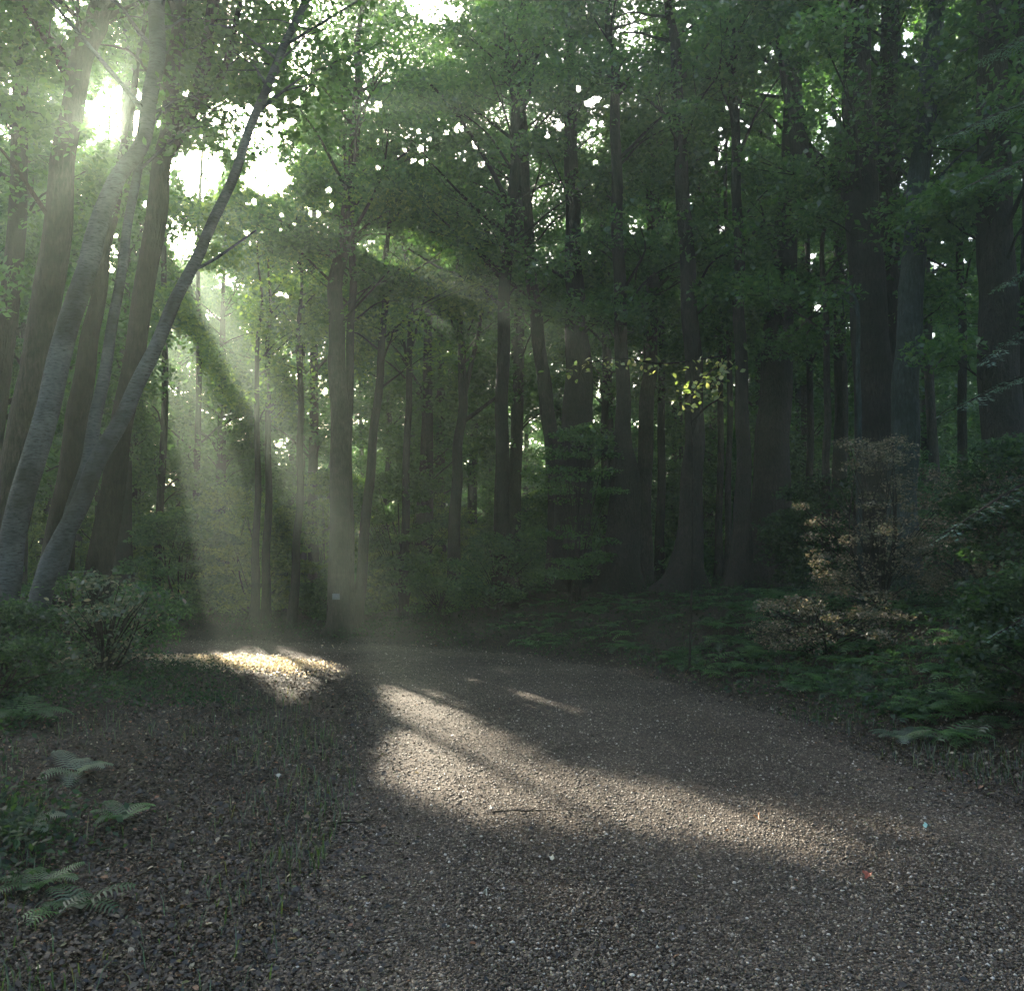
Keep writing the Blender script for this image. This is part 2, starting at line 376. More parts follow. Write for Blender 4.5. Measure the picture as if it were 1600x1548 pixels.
hw = np.interp(np.linspace(0, 110, len(RC2)), np.arange(len(RC)), HALF)
cols = 61; tt = np.linspace(-1, 1, cols)
wob = 1.04 + .05 * np.sin(np.arange(len(RC2)) * .21) + .03 * np.sin(np.arange(len(RC2)) * .57 + 1)
wob2 = 1.04 + .05 * np.sin(np.arange(len(RC2)) * .17 + 2) + .03 * np.sin(np.arange(len(RC2)) * .49)
off = np.where(tt[None] < 0, tt[None] * wob[:, None], tt[None] * wob2[:, None]) * hw[:, None]
RX = RC2[:, 0:1] + RN2[:, 0:1] * off; RY = RC2[:, 1:2] + RN2[:, 1:2] * off
RZ = ground(RX, RY) + .006 - .02 * sstep(.94, 1.0, np.abs(tt))[None]
RZ -= .018 * np.exp(-((np.abs(tt) - .42) / .13) ** 2)[None]        # two wheel tracks
idx = np.arange(RX.size).reshape(RX.shape)
quads = np.stack([idx[:-1, :-1], idx[:-1, 1:], idx[1:, 1:], idx[1:, :-1]], -1).reshape(-1, 4)[:, ::-1]
o = link('road', mesh_np('road', np.stack([RX, RY, RZ], -1).reshape(-1, 3), [quads], M_ROAD, True)); tag(o, 'grey gravel forest road bending left between the trees', kind='structure')

# ------------------------------------------------------------------ trees
SEED = [100]
DENSE = 2.0
def nextg():
    SEED[0] += 1; return np.random.default_rng(SEED[0])
def path_xyz(pts, D, lean=0.0, H=17.0):
    W = [at(px, py, D) for px, py, w in pts]; R = [w * .5 * D / F for px, py, w in pts]
    W = np.array(W); R = np.array(R) * (.70 if D < 13.5 else 1)
    gz = float(ground(W[0, 0], D)) - .08
    if W[0, 2] > gz:
        W = np.vstack([[W[0, 0] - (W[1, 0] - W[0, 0]) * .1, D, gz], W]); R = np.concatenate([[R[0] * 1.25], R])
    else: W[0, 2] = gz
    W[:, 1] += lean * np.maximum(0, W[:, 2] - gz)
    if W[-1, 2] < H:
        d = W[-1] - W[-2]; d = d / max(d[2], .3); d[0] = np.clip(d[0], -.5, .5)
        hh = H - W[-1, 2]
        for q in (.35, .7, 1.0):
            W = np.vstack([W, W[-1] + 0]); W[-1] = W[-1] + d * hh * (.35 if q < 1 else .3) + np.array([.15 * sin(q * 9 + D), .1, 0]); R = np.append(R, R[-1] * .62)
    return W, R
def clumps(axisP, zc, top, rad, n, g, flat=.75):
    """clump centres round the stem between zc and top"""
    z = zc + (top - zc) * g.random(n) ** .9
    ax = np.interp(z, axisP[:, 2], axisP[:, 0]); ay = np.interp(z, axisP[:, 2], axisP[:, 1])
    q = (z - zc) / (top - zc); R = rad * np.clip(.45 + 1.3 * q, 0, 1) * np.sqrt(np.clip(1.12 - q ** 2.2, .05, 1))
    a = g.uniform(0, 2 * pi, n); r = R * np.sqrt(g.random(n)) * flat ** 0
    return np.stack([ax + r * np.cos(a), ay + r * np.sin(a), z], 1)
def crown_leaves(cc, per, L, g, cr=(.55, 1.15), squash=.5, hexa=False, spread=.7):
    rr = g.uniform(cr[0], cr[1], len(cc))
    k = (DENSE * per * g.uniform(.6, 1.4, len(cc))).astype(int)
    i = np.repeat(np.arange(len(cc)), k); m = len(i)
    d = g.normal(0, 1, (m, 3)); d /= np.linalg.norm(d, axis=1)[:, None]; d *= (g.random(m) ** .45)[:, None]
    d *= rr[i][:, None]; d[:, 2] *= squash; 
    d[:, 2] -= .12 * (d[:, 0] ** 2 + d[:, 1] ** 2)            # sprays droop at the rim
    P = cc[i] + d
    P = P[P[:, 2] > ground(P[:, 0], P[:, 1]) + .03]
    P = P[keep(P, g)]
    return leaf_geo(P, L * g.uniform(.65, 1.3, len(P)), spread, g, hexa=hexa)
def limbs(wood, axisP, axisR, cc, g, share=.6, sides=5, k=.35, rmax=.07):
    for c in cc[g.random(len(cc)) < share]:
        z0 = c[2] - .3 - g.uniform(.3, .6) * np.hypot(c[0] - np.interp(c[2], axisP[:, 2], axisP[:, 0]), c[1] - np.interp(c[2], axisP[:, 2], axisP[:, 1]))
        z0 = max(z0, axisP[0, 2] + 1.0)
        p0 = np.array([np.interp(z0, axisP[:, 2], axisP[:, 0]), np.interp(z0, axisP[:, 2], axisP[:, 1]), z0])
        ln = np.linalg.norm(c - p0)
        if ln < .4: continue
        r0 = min(rmax, .016 * ln + .012, np.interp(z0, axisP[:, 2], axisR) * .5)
        if in_light(np.array([c, c * .6 + p0 * .4, c * .3 + p0 * .7])).any(): continue
        mid = (p0 + c) / 2 + np.array([g.normal(0, .06 * ln), g.normal(0, .06 * ln), .07 * ln])
        P = catmull([p0, p0 * .6 + mid * .4, mid, c + g.normal(0, .1, 3)], 3)
        wood.tube(P, np.linspace(r0, .008, len(P)), sides)
        for _ in range(3):                                  # twigs
            q = P[g.integers(len(P) // 2, len(P))]; e = c + g.normal(0, .45, 3) * np.array([1, 1, .4])
            wood.tube(np.array([q, (q + e) / 2 + g.normal(0, .05, 3), e]), [.012, .008, .004], 3, cap=False)
ALLTREES = []; TRUNKS = []
def clear_of_trunks(cc, g, pr=.62):
    x, y = project(cc); k = np.ones(len(cc), bool)
    for D, p in TRUNKS:
        tx = np.interp(y, p[:, 0], p[:, 1]); w = np.interp(y, p[:, 0], p[:, 2])
        k &= ~((cc[:, 1] < D + .1) & (y > p[0, 0] - 60) & (np.abs(x - tx) < w * .5 + (34 if D < 13.5 else 22)) & (g.random(len(cc)) < (.9 if D < 13.5 else pr) * min(1, (p[:, 2].max()) / 45)))
    return cc[k]
def tree(name, label, D, pts, bark=None, cat='tree', group=None, H=17.0, zc=6.5, rad=3.2, n=55, per=170, L=.13, leafm=None,
         lean=0.0, sides=14, hexa=False, extra=(), limbshare=.6, rough=.07, axis3=None):
    g = nextg()
    W, R = path_xyz(pts, D, lean, H) if axis3 is None else axis3
    nn = 6
    P = catmull(np.hstack([W, R[:, None]]), nn); A = P[:, :3]; Q = np.clip(P[:, 3], .004, 3)
    A = A + np.stack([.02 * np.sin(np.arange(len(A)) * .9 + D), .02 * np.cos(np.arange(len(A)) * .7), np.zeros(len(A))], 1) * np.clip(Q / .1, 0, 1)[:, None]
    hb = A[:, 2] - A[0, 2]
    Q = Q * (1 + (.2 if D < 13.5 else .36) * np.exp(-hb / .28))                     # root flare
    org = A[0].copy(); org[2] += .08
    wd = Wood(); wd.tube(A, Q, sides, rough, seed=SEED[0])
    for ex, eD in extra:                                      # forks traced from the photograph
        w2 = np.array([at(px, py, eD) for px, py, w in ex]); r2 = np.array([w * .5 * eD / F for px, py, w in ex])
        p2 = catmull(np.hstack([w2, r2[:, None]]), 5); wd.tube(p2[:, :3], np.clip(p2[:, 3], .004, 1), 8, .05, seed=SEED[0])
    t = empty(name, org)
    tag(t, label, cat, group)
    if n:
        cc = clumps(A, zc, H + .4, rad, n, g); cc = cc[np.hypot(cc[:, 0], cc[:, 1]) > 4.5]; cc = clear_of_trunks(cc, g)
        if len(cc):
            o_ = np.argsort(A[:, 2]); limbs(wd, A[o_], Q[o_], cc, g, limbshare)
            V, Fc, rn = crown_leaves(cc, per, L, g, hexa=hexa)
            if len(V): link('crown', mesh_np('crown', V - org, [Fc], leafm or M_LEAF, rnd=rn), t)
    link('trunk', wd.mesh('trunk', bark or M_BARK, org), t)
    ALLTREES.append((org[0], org[1]))
    return t

QUEUE = []
def T(*a, **k):
    QUEUE.append((a, k)); p = sorted((q[1], q[0], q[2]) for q in a[3]); TRUNKS.append((a[2], np.array(p)))
# --- the leaning clump on the left
GC = 'leaning trunks of the clump left of the road'
T('maple_tree', 'thickest grey trunk at the far left of the leaning clump', 12.6, [(-25, 1010, 110), (-5, 900, 88), (30, 720, 78), (62, 540, 70), (90, 340, 60), (108, 180, 50), (140, 60, 50), (165, 0, 48)], M_BARK, group=GC, H=15, zc=6.8, rad=3.2, n=46, per=200, L=.10, hexa=True, sides=18)
T('birch_tree', 'pale birch trunk with dark cracks next to the thickest grey trunk', 12.0, [(-5, 1010, 66), (20, 850, 56), (82, 600, 50), (135, 420, 46), (172, 300, 38), (216, 232, 34), (240, 130, 34), (248, 0, 34)], M_BIRCH, group=GC, H=15, zc=7.0, rad=2.8, n=40, per=200, L=.09, hexa=True, sides=18)
T('slim_birch_tree', 'slim pale birch stem between two dark trunks in the clump', 12.2, [(55, 1000, 44), (112, 810, 31), (142, 690, 28), (165, 570, 25), (190, 420, 21), (210, 290, 19), (235, 130, 16), (255, 0, 13)], M_BIRCH, group=GC, H=14, zc=7.2, rad=2.2, n=26, per=190, L=.09, hexa=True)
T('brown_maple_tree', 'straightest dark brown trunk at the right of the leaning clump', 12.8, [(148, 990, 80), (155, 900, 60), (185, 700, 50), (215, 520, 46), (245, 320, 46), (262, 200, 38), (274, 80, 34), (283, 0, 32)], M_DARK, group=GC, H=15.5, zc=7.0, rad=3.0, n=44, per=200, L=.10, hexa=True, sides=18,
     extra=[([(250, 250, 30), (290, 190, 26), (312, 130, 24), (326, 60, 22), (338, -40, 19), (350, -150, 12)], 12.8), ([(300, 180, 14), (345, 120, 12), (368, 40, 10), (385, -60, 8)], 12.9)])
T('inner_maple_tree', 'dark brown trunk in the middle of the leaning clump, half hidden by birches', 13.2, [(70, 1000, 90), (98, 820, 62), (120, 660, 52), (137, 550, 42), (158, 430, 30), (178, 320, 22), (200, 200, 16)], M_DARK, group=GC, H=13, zc=7.4, rad=2.4, n=22, per=180, L=.10, hexa=True)
T('leaning_birch_tree', 'long slender birch stem leaning furthest right out over the road', 11.6, [(28, 1035, 56), (72, 905, 44), (130, 770, 38), (190, 652, 34), (238, 552, 30), (294, 428, 26), (344, 325, 22), (390, 205, 20), (432, 100, 18), (480, 0, 16)], M_BIRCH, group=GC, H=13.5, zc=8.0, rad=1.9, n=20, per=170, L=.09, hexa=True, sides=16,
     extra=[([(298, 425, 6), (340, 402, 5), (400, 360, 3)], 11.6), ([(250, 540, 7), (275, 470, 5), (300, 440, 3)], 11.6)])

# --- the trees beyond the bend and on the right bank
GT = 'tall trees beyond the bend'
T('ash_tree', 'straight grey trunk beyond the bend with the small white mark near its foot', 21.2, [(528, 994, 36), (530, 850, 33), (531, 700, 31), (527, 560, 28), (524, 450, 24), (540, 360, 22), (552, 250, 18), (560, 120, 15)], M_BARK, group=GT, H=17, zc=7.5, n=60, per=190)
T('twin_ash_tree', 'thin trunk growing right beside the straight grey trunk beyond the bend', 21.5, [(548, 994, 22), (545, 850, 17), (544, 650, 14), (549, 500, 12), (551, 400, 11), (545, 300, 9)], M_BARK, group=GT, H=14, zc=8, n=26, rad=2.2, per=180)
T('slanting_sapling', 'slender dark trunk slanting up right from the foot of the twin trunks', 22.2, [(556, 992, 22), (566, 880, 17), (578, 740, 15), (590, 620, 13), (600, 500, 11), (603, 400, 9)], M_DARK, group=GT, H=12, zc=6.5, n=34, rad=2.4, per=170, leafm=M_LIGHT)
T('slim_maple_tree', 'very slim trunk with twiggy forks left of the forked tree', 26, [(630, 985, 16), (632, 860, 13), (636, 700, 11), (640, 560, 9), (641, 450, 8), (634, 400, 7)], M_DARK, group=GT, H=20, zc=7.5, n=60, rad=2.9, per=170, leafm=M_LEAF,
     extra=[([(640, 560, 5), (652, 510, 4), (668, 450, 2)], 26), ([(640, 590, 5), (628, 520, 4), (610, 470, 2)], 26)])
T('forked_maple_tree', 'thin trunk that forks low into a narrow V in the hazy middle', 25, [(706, 985, 22), (712, 800, 18), (716, 700, 15), (724, 620, 14), (719, 520, 11), (716, 420, 9)], M_DARK, group=GT, H=14, zc=7.2, n=30, rad=2.8, per=170,
     extra=[([(724, 625, 9), (736, 570, 7), (748, 520, 6), (756, 450, 4)], 25), ([(722, 660, 8), (750, 640, 6), (790, 610, 4)], 25)])
T('middle_maple_tree', 'straight dark trunk in the middle with long drooping limbs on its left', 22.5, [(787, 990, 40), (785, 850, 27), (784, 700, 21), (786, 560, 21), (790, 430, 19), (800, 320, 17), (806, 200, 16), (800, 120, 14), (790, 40, 11)], M_DARK, group=GT, H=18, zc=8.2, n=64, rad=3.6, per=190,
     extra=[([(800, 330, 8), (770, 270, 7), (735, 210, 6), (690, 150, 5), (640, 105, 3)], 22.5), ([(795, 490, 7), (740, 440, 5), (690, 420, 4), (640, 390, 3)], 22.5), ([(806, 210, 8), (830, 130, 7), (850, 40, 5)], 22.5)])
T('bowed_maple_tree', 'trunk bowing in from the left against the broad trunk', 23, [(872, 985, 40), (868, 760, 28), (860, 680, 24), (850, 600, 22), (838, 500, 20), (828, 400, 17), (822, 280, 14), (815, 150, 12)], M_BARK, group=GT, H=16, zc=8, n=40, rad=3, per=180)
T('broad_maple_tree', 'broad dark trunk behind the drooping spray of green leaves', 22, [(893, 985, 74), (893, 850, 60), (900, 720, 54), (904, 600, 44), (900, 500, 34), (896, 400, 26), (893, 260, 22), (890, 120, 18)], M_DARK, group=GT, H=18, zc=8, n=58, rad=3.6, per=190, sides=18)
T('rough_hemlock_tree', 'stout dark trunk right of the broad trunk, green light on its right', 20.5, [(966, 962, 72), (972, 850, 54), (978, 760, 44), (974, 680, 26), (971, 540, 21), (966, 400, 20), (962, 240, 18), (960, 100, 15)], M_DARK, group=GT, H=17.5, zc=7.5, n=56, rad=3.3, per=190, sides=18)
T('grey_maple_tree', 'grey trunk half hidden behind the stout dark trunk', 24, [(1006, 955, 34), (1006, 800, 26), (1010, 650, 24), (1016, 560, 22), (1020, 400, 18), (1018, 250, 15)], M_BARK, group=GT, H=16, zc=8, n=36, rad=3, per=180)
T('flared_maple_tree', 'tall dark trunk with the widest flared foot on the right bank', 19.5, [(1066, 940, 84), (1076, 860, 46), (1082, 740, 34), (1086, 640, 30), (1080, 520, 27), (1072, 380, 24), (1062, 220, 21), (1055, 80, 17)], M_DARK, group=GT, H=17.5, zc=7.2, n=56, rad=3.3, per=190, sides=18)
T('narrow_maple_tree', 'narrow very straight dark trunk in the gap right of the flared trunk', 18.5, [(1156, 905, 40), (1160, 800, 27), (1161, 680, 22), (1156, 540, 19), (1154, 400, 17), (1150, 250, 15), (1146, 120, 14), (1140, 0, 12)], M_DARK, group=GT, H=15.5, zc=7.2, n=42, rad=2.8, per=190)
T('shaded_oak_tree', 'wide shaded trunk just right of the narrow straight trunk', 20.5, [(1198, 905, 84), (1203, 800, 62), (1208, 680, 52), (1215, 540, 46), (1226, 400, 38), (1236, 250, 30), (1240, 100, 24)], M_DARK, group=GT, H=18, zc=7, n=56, rad=3.4, per=190, sides=18,
     extra=[([(1226, 300, 16), (1255, 200, 13), (1230, 120, 10), (1190, 90, 6)], 20.5)])
T('double_oak_tree', 'left and wider trunk of the dark pair right of centre', 16.5, [(1372, 860, 78), (1370, 740, 62), (1364, 600, 58), (1354, 450, 54), (1346, 300, 50), (1340, 140, 44), (1336, 0, 38)], M_DARK, group=GT, H=17, zc=5.8, n=60, rad=3.4, per=200, L=.12, sides=18,
     extra=[([(1346, 330, 26), (1300, 270, 22), (1262, 230, 18), (1230, 150, 12), (1215, 60, 8)], 16.6)])
T('second_oak_tree', 'right and narrower trunk of the dark pair right of centre', 16.9, [(1392, 860, 50), (1390, 740, 44), (1388, 600, 40), (1386, 450, 38), (1386, 300, 36), (1388, 140, 32), (1392, 0, 28)], M_DARK, group=GT, H=16, zc=6.5, n=40, rad=2.8, per=190, L=.12)
T('lichen_tree', 'lichen covered blue-grey trunk right of the dark pair', 15.5, [(1410, 850, 48), (1412, 700, 42), (1418, 560, 38), (1426, 430, 36), (1436, 280, 32), (1452, 120, 28), (1462, 0, 24)], M_LICHEN, group=GT, H=14.5, zc=6.0, n=38, rad=2.8, per=200, L=.12, sides=16)
T('edge_oak_tree', 'dark trunk in deep shade near the right edge of the wood', 14.5, [(1572, 900, 78), (1568, 740, 62), (1562, 560, 58), (1556, 380, 52), (1552, 200, 46), (1548, 0, 40)], M_DARK, group=GT, H=14.5, zc=5.0, n=46, rad=2.8, per=210, L=.12, sides=16)
T('pole_sapling', 'bare pole-thin sapling left of the dark pair', 17.5, [(1292, 860, 14), (1290, 740, 12), (1293, 640, 11), (1290, 500, 9), (1284, 380, 7)], M_BARK, group=GT, H=9.5, zc=5.5, n=14, rad=1.8, per=180, L=.11)
T('lit_sapling', 'hair-thin sapling catching light against the dark pair', 14.2, [(1343, 850, 9), (1342, 700, 8), (1341, 560, 7), (1338, 470, 5)], M_LICHEN, group=GT, H=6.5, zc=4.2, n=9, rad=1.3, per=160, L=.10)
T('dead_stem', 'thin dark stem left of the twin trunks, low in the haze', 23, [(457, 985, 16), (462, 880, 13), (468, 780, 11), (470, 640, 9), (466, 520, 7)], M_DARK, group=GT, H=12, zc=6.2, n=36, rad=2.6, per=160, leafm=M_LIGHT)
for (px, w, D_, lab) in [(397, 12, 24, 'leftmost of two dark stems in the haze near the bright leaf patch'), (414, 13, 24.6, 'second of two dark stems in the haze near the bright leaf patch')]:
    T('slender_stem', lab, D_, [(px, 985, w + 3), (px + 3, 860, w), (px + 6, 720, w - 3), (px + 4, 560, w - 5)], M_DARK, group=GT, H=12, zc=6.0, n=34, rad=2.6, per=160, leafm=M_LIGHT)
for (px, w, D_, lab) in [(942, 13, 27, 'thin stem in the gap between the broad and the stout trunk'), (1030, 14, 26, 'thin stem in the green gap left of the flared trunk'), (1122, 11, 25, 'thin pale stem in the green gap right of the flared trunk'), (1136, 10, 23, 'second thin stem in the green gap right of the flared trunk'), (1262, 12, 24, 'thin stem right of the wide shaded trunk'), (1310, 24, 23, 'shaded trunk seen between the bare pole and the dark pair'), (1500, 16, 19, 'thin trunk in the dark between the lichen trunk and the right edge')]:
    T('thin_tree', lab, D_, [(px, 950, w * 1.4), (px + 2, 800, w), (px + 4, 620, w * .85), (px + 1, 420, w * .7), (px - 3, 250, w * .6)], M_BARK if w < 12 else M_DARK, group=GT, H=15, zc=6.8, n=32, rad=2.8, per=170)

for a_, k_ in QUEUE: tree(*a_, **k_)

# --- the rest of the wood: each tree its own, further and further back
gb = np.random.default_rng(21)
def spot_ok(x, y, dmin):
    s, e = roadcoord([x], [y])
    if abs(s[0]) < 1 or abs(e[0]) < 1.2: return False
    return all((x - a) ** 2 + (y - b) ** 2 > dmin * dmin for a, b in ALLTREES)
def region(x, y):
    px = 800 + F * x / y
    if px < 30: return 'tall wood tree at the left behind the leaning clump', 'wood behind the leaning clump'
    if px < 520: return 'wood tree standing back in the sunlit haze left of the twin trunks', 'wood in the sunlit haze'
    if px < 860: return 'wood tree far back in the middle beyond the bend', 'wood far back beyond the bend'
    if px < 1330: return 'wood tree far back behind the right bank trunks', 'wood behind the right bank'
    return 'shaded wood tree behind the dark pair on the right', 'dark wood at the right'
cnt = 0; tries = 0
while cnt < 130 and tries < 12000:
    tries += 1
    D_ = gb.uniform(25, 62) ; u = gb.uniform(-.86, .66)
    x = u * D_
    if gb.random() > (D_ / 62) ** .6: continue
    if not spot_ok(x, D_, 3.0): continue
    h = gb.uniform(17, 25); r0 = gb.uniform(.10, .24)
    gz = float(ground(x, D_)) - .08
    lx = gb.normal(0, .35); W = np.array([(x, D_, gz), (x + lx * .3, D_, 3), (x + lx * .7, D_ + .2, 8), (x + lx, D_, h * .8), (x + lx * 1.2, D_, h)])
    R = np.array([r0 * 1.15, r0, r0 * .8, r0 * .45, .03])
    if in_light(catmull(W, 8)).sum() > 1: continue
    lab, grp = region(x, D_)
    far = D_ > 42
    tree('wood_tree', lab, D_, None, [M_DARK, M_BARK][cnt % 2], group=grp, H=h, zc=gb.uniform(3.2, 5.5), rad=gb.uniform(3.0, 4.2), n=80, per=100 if not far else 62, L=.17 if not far else .27,
         leafm=[M_LEAF, M_LEAF2][gb.integers(2)], sides=8, limbshare=.3, axis3=(W, R))
    cnt += 1
gz = float(ground(-2.9, 30)) - .08
tree('wood_tree', 'tall slim wood tree whose thin top stands under the brightest sky gap', 30, None, M_DARK, group='wood far back beyond the bend', H=20, zc=12, rad=2.6, n=60, per=90, L=.15, sides=8, limbshare=.3, axis3=(np.array([(-2.9, 30, gz), (-2.8, 30, 6), (-3.0, 30, 14), (-3.1, 30, 20)]), np.array([.16, .13, .08, .02])))
for (u_, D_) in [(-.40, 27), (-.36, 31), (-.43, 34), (-.33, 36), (-.47, 30), (-.38, 41), (-.45, 43)]:
    x = u_ * D_; gz = float(ground(x, D_)) - .08
    tree('wood_tree', region(x, D_)[0], D_, None, M_DARK, group=region(x, D_)[1], H=20, zc=2.8, rad=3.0, n=84, per=95, L=.16, sides=8, limbshare=.3, axis3=(np.array([(x, D_, gz), (x + .1, D_, 6), (x - .1, D_, 13), (x, D_, 20)]), np.array([.13, .11, .07, .02])))
# trees at the sides of the camera, outside or at the edge of the picture, which shade the road
for (x, y, lab) in [(-9.5, 16, 'tree left of the leaning clump at the picture edge'), (-13, 21, 'second tree back at the left picture edge'), (9.5, 9, 'tree on the right bank beyond the picture edge'), (8.5, 14.5, 'tree on the right bank behind the picture edge'),
                    (-8, 6, 'tree left of the road beside the viewer'), (8, 3, 'tree right of the road beside the viewer'), (12.5, 19, 'tree at the right edge behind the deep shade'), (-18, 28, 'tree at the far left of the wood')]:
    gz = float(ground(x, y)) - .08
    W = np.array([(x, y, gz), (x, y, 3), (x + .3, y, 8), (x + .2, y, 13), (x + .2, y, 16)]); R = np.array([.26, .2, .16, .1, .03])
    tree('bank_tree', lab, y, None, M_DARK, H=16, zc=(8.5 if x > 0 else 5.5) if y < 15 else 3.6, rad=3.4, n=62, per=170, L=.13, axis3=(W, R), sides=10, group='trees at the edges of the view')

# the wood goes on behind the viewer and shades the road from that side too
gk = np.random.default_rng(5); ck = 0
while ck < 22:
    x = gk.uniform(-26, 26); y = gk.uniform(-30, 3)
    if abs(x) < 5.2 or not spot_ok(x, y, 3.6): continue
    gz = float(ground(x, y)) - .08; h = gk.uniform(14, 18)
    W = np.array([(x, y, gz), (x, y, 3), (x + .3, y, 8), (x + .2, y, h)]); R = np.array([.26, .2, .14, .03])
    g = nextg(); P = catmull(np.hstack([W, R[:, None]]), 5); wd = Wood(); wd.tube(P[:, :3], P[:, 3], 8, .06)
    cc = clumps(P[:, :3], 3.0, h, 4.2, 60, g); V, Fc, rn = crown_leaves(cc, 40, .30, g, cr=(.8, 1.5))
    t = empty('wood_tree', P[0, :3]); tag(t, 'tree of the wood standing behind the viewer', 'tree', 'wood behind the viewer')
    link('crown', mesh_np('crown', V - P[0, :3], [Fc], M_LEAF, rnd=rn), t); link('trunk', wd.mesh('trunk', M_DARK, P[0, :3]), t)
    ALLTREES.append((x, y)); ck += 1
# ------------------------------------------------------------------ understorey
def shrub(name, label, x, y, h, r, n, per, L, leafm, group=None, stems=4, hexa=False, bark=None, cr=(.3, .6), cat='shrub', squash=.4, up=0.0, clear=0):
    g = nextg(); gz = float(ground(x, y)); org = np.array([x, y, gz])
    z = up * h + gz + .1 * h + h * .92 * g.random(n) * (1 - up)
    q = (z - gz) / h; a = g.uniform(0, 2 * pi, n); rr = r * np.sqrt(g.random(n)) * np.clip(.45 + 1.2 * q, 0, 1) * np.sqrt(np.clip(1.15 - q * q, .1, 1))
    cc = np.stack([x + rr * np.cos(a), y + rr * np.sin(a), z], 1)
    if clear: cc = clear_of_trunks(cc, g, clear)
    n = len(cc)
    if n < 3: return
    wd = Wood()
    for s_ in range(stems):
        b = org + np.array([g.normal(0, .08), g.normal(0, .08), -.05]); c = cc[g.integers(n)]; c = cc[np.argmax(cc[:, 2] * .5 + g.random(n) * h)]
        wd.tube(catmull([b, b * .5 + c * .5 + g.normal(0, .06 * h, 3), c], 4), np.linspace(.010 + .006 * h, .005, 9), 5)
    for c in cc[:: max(1, n // 26)]:
        b = org + (c - org) * np.array([.25, .25, .45]); wd.tube(np.array([b, (b + c) / 2 + np.array([0, 0, .06]), c]), [.011, .008, .004], 4)
    t = empty(name, org); tag(t, label, cat, group)
    V, Fc, rn = crown_leaves(cc, per, L, g, cr=cr, squash=squash, hexa=hexa, spread=.6)
    if len(V): link('foliage', mesh_np('foliage', V - org, [Fc], leafm, rnd=rn), t)
    link('stem', wd.mesh('stem', bark or M_DARK, org), t)
    return t
# named ones
shrub('dry_shrub', 'airy tangled bush of pinkish dry leaves catching the sun on the right bank', 5.6, 13.6, 2.6, 1.5, 150, 34, .05, M_DRY, stems=12, cr=(.14, .36))
shrub('dry_shrub', 'low brown twiggy bush at the front of the right bank under the rusty bush', 4.4, 12.6, .8, 1.4, 60, 44, .045, M_DRY, stems=8, cr=(.14, .3))
shrub('dry_shrub', 'tan-green twiggy bush at the right edge behind the hanging bough', 6.75, 12.7, 2.0, 1.2, 110, 34, .05, M_DRY, stems=10, cr=(.14, .36))
shrub('roadside_bush', 'leafy bush with white glinting leaves at the foot of the leaning birch', -5.0, 11.0, 1.25, .85, 46, 16, .065, M_GLINT, hexa=True, cr=(.15, .5), stems=7)
shrub('dark_bush', 'dark bush right of the glinting bush, beside the lit leaf bank', -6.1, 14.4, 1.2, .8, 40, 36, .075, M_LEAF2, cr=(.25, .5))
shrub('shade_bush', 'dark leafy bush in front of the middle trunk beyond the bend', -.35, 21.6, 1.7, 1.2, 46, 90, .085, M_LEAF2, cr=(.3, .55))
shrub('shade_bush', 'rounded bush left of the middle trunk under the forked tree', -1.9, 23.6, 1.4, 1.0, 36, 60, .085, M_LEAF, cr=(.3, .55))
shrub('shade_bush', 'bush with level sprays in front of the broad trunk', 1.5, 20.2, 4.0, 1.1, 40, 90, .08, M_LEAF, cr=(.35, .65), squash=.18)
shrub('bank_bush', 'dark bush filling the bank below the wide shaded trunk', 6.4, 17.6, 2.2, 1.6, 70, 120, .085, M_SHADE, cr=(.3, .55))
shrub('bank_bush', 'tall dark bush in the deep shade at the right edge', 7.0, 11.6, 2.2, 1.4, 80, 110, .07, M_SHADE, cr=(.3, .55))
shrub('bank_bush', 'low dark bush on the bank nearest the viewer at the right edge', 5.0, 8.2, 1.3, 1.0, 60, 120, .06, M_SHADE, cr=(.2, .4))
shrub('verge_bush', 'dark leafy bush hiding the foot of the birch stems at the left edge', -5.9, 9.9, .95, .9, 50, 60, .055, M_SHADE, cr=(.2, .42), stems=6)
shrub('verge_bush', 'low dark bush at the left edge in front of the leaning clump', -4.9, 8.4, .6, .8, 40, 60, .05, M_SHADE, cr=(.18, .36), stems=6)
shrub('verge_bush', 'dark weedy bush behind the glinting bush, beneath the straight brown trunk', -5.9, 12.2, 1.2, .9, 46, 60, .06, M_LEAF2, cr=(.2, .42), stems=6)
# young trees of the understorey
gu = np.random.default_rng(77); placed = []; cu = 0; tries = 0
while cu < 80 and tries < 5000:
    tries += 1
    y = gu.uniform(24.5, 48); x = gu.uniform(-.72, .62) * y
    s, e = roadcoord([x], [y])
    if abs(s[0]) < 1 or abs(e[0]) < .8: continue
    if any((x - a) ** 2 + (y - b) ** 2 < 1.8 ** 2 for a, b in placed): continue
    px = 800 + F * x / y
    lm = [M_LEAF, M_LEAF2][gu.integers(2)] if (y < 26 or px > 950 or gu.random() < .3) else M_LIGHT
    if px < 500: lab, grp = 'leafy understorey bush in the haze left of the twin trunks', 'bushes in the haze'
    elif px < 950: lab, grp = 'leafy understorey bush beyond the bend in the middle of the wood', 'bushes beyond the bend'
    else: lab, grp = 'leafy understorey bush between the trunks behind the right bank', 'bushes behind the right bank'
    h = gu.uniform(1.2, 4.6)
    shrub('understorey_bush', lab, x, y, h, gu.uniform(1.3, 2.3), int(26 + h * 11), 95, .12 if y < 34 else .17, lm, group=grp, cr=(.35, .7), squash=.3, clear=.75)
    placed.append((x, y)); cu += 1

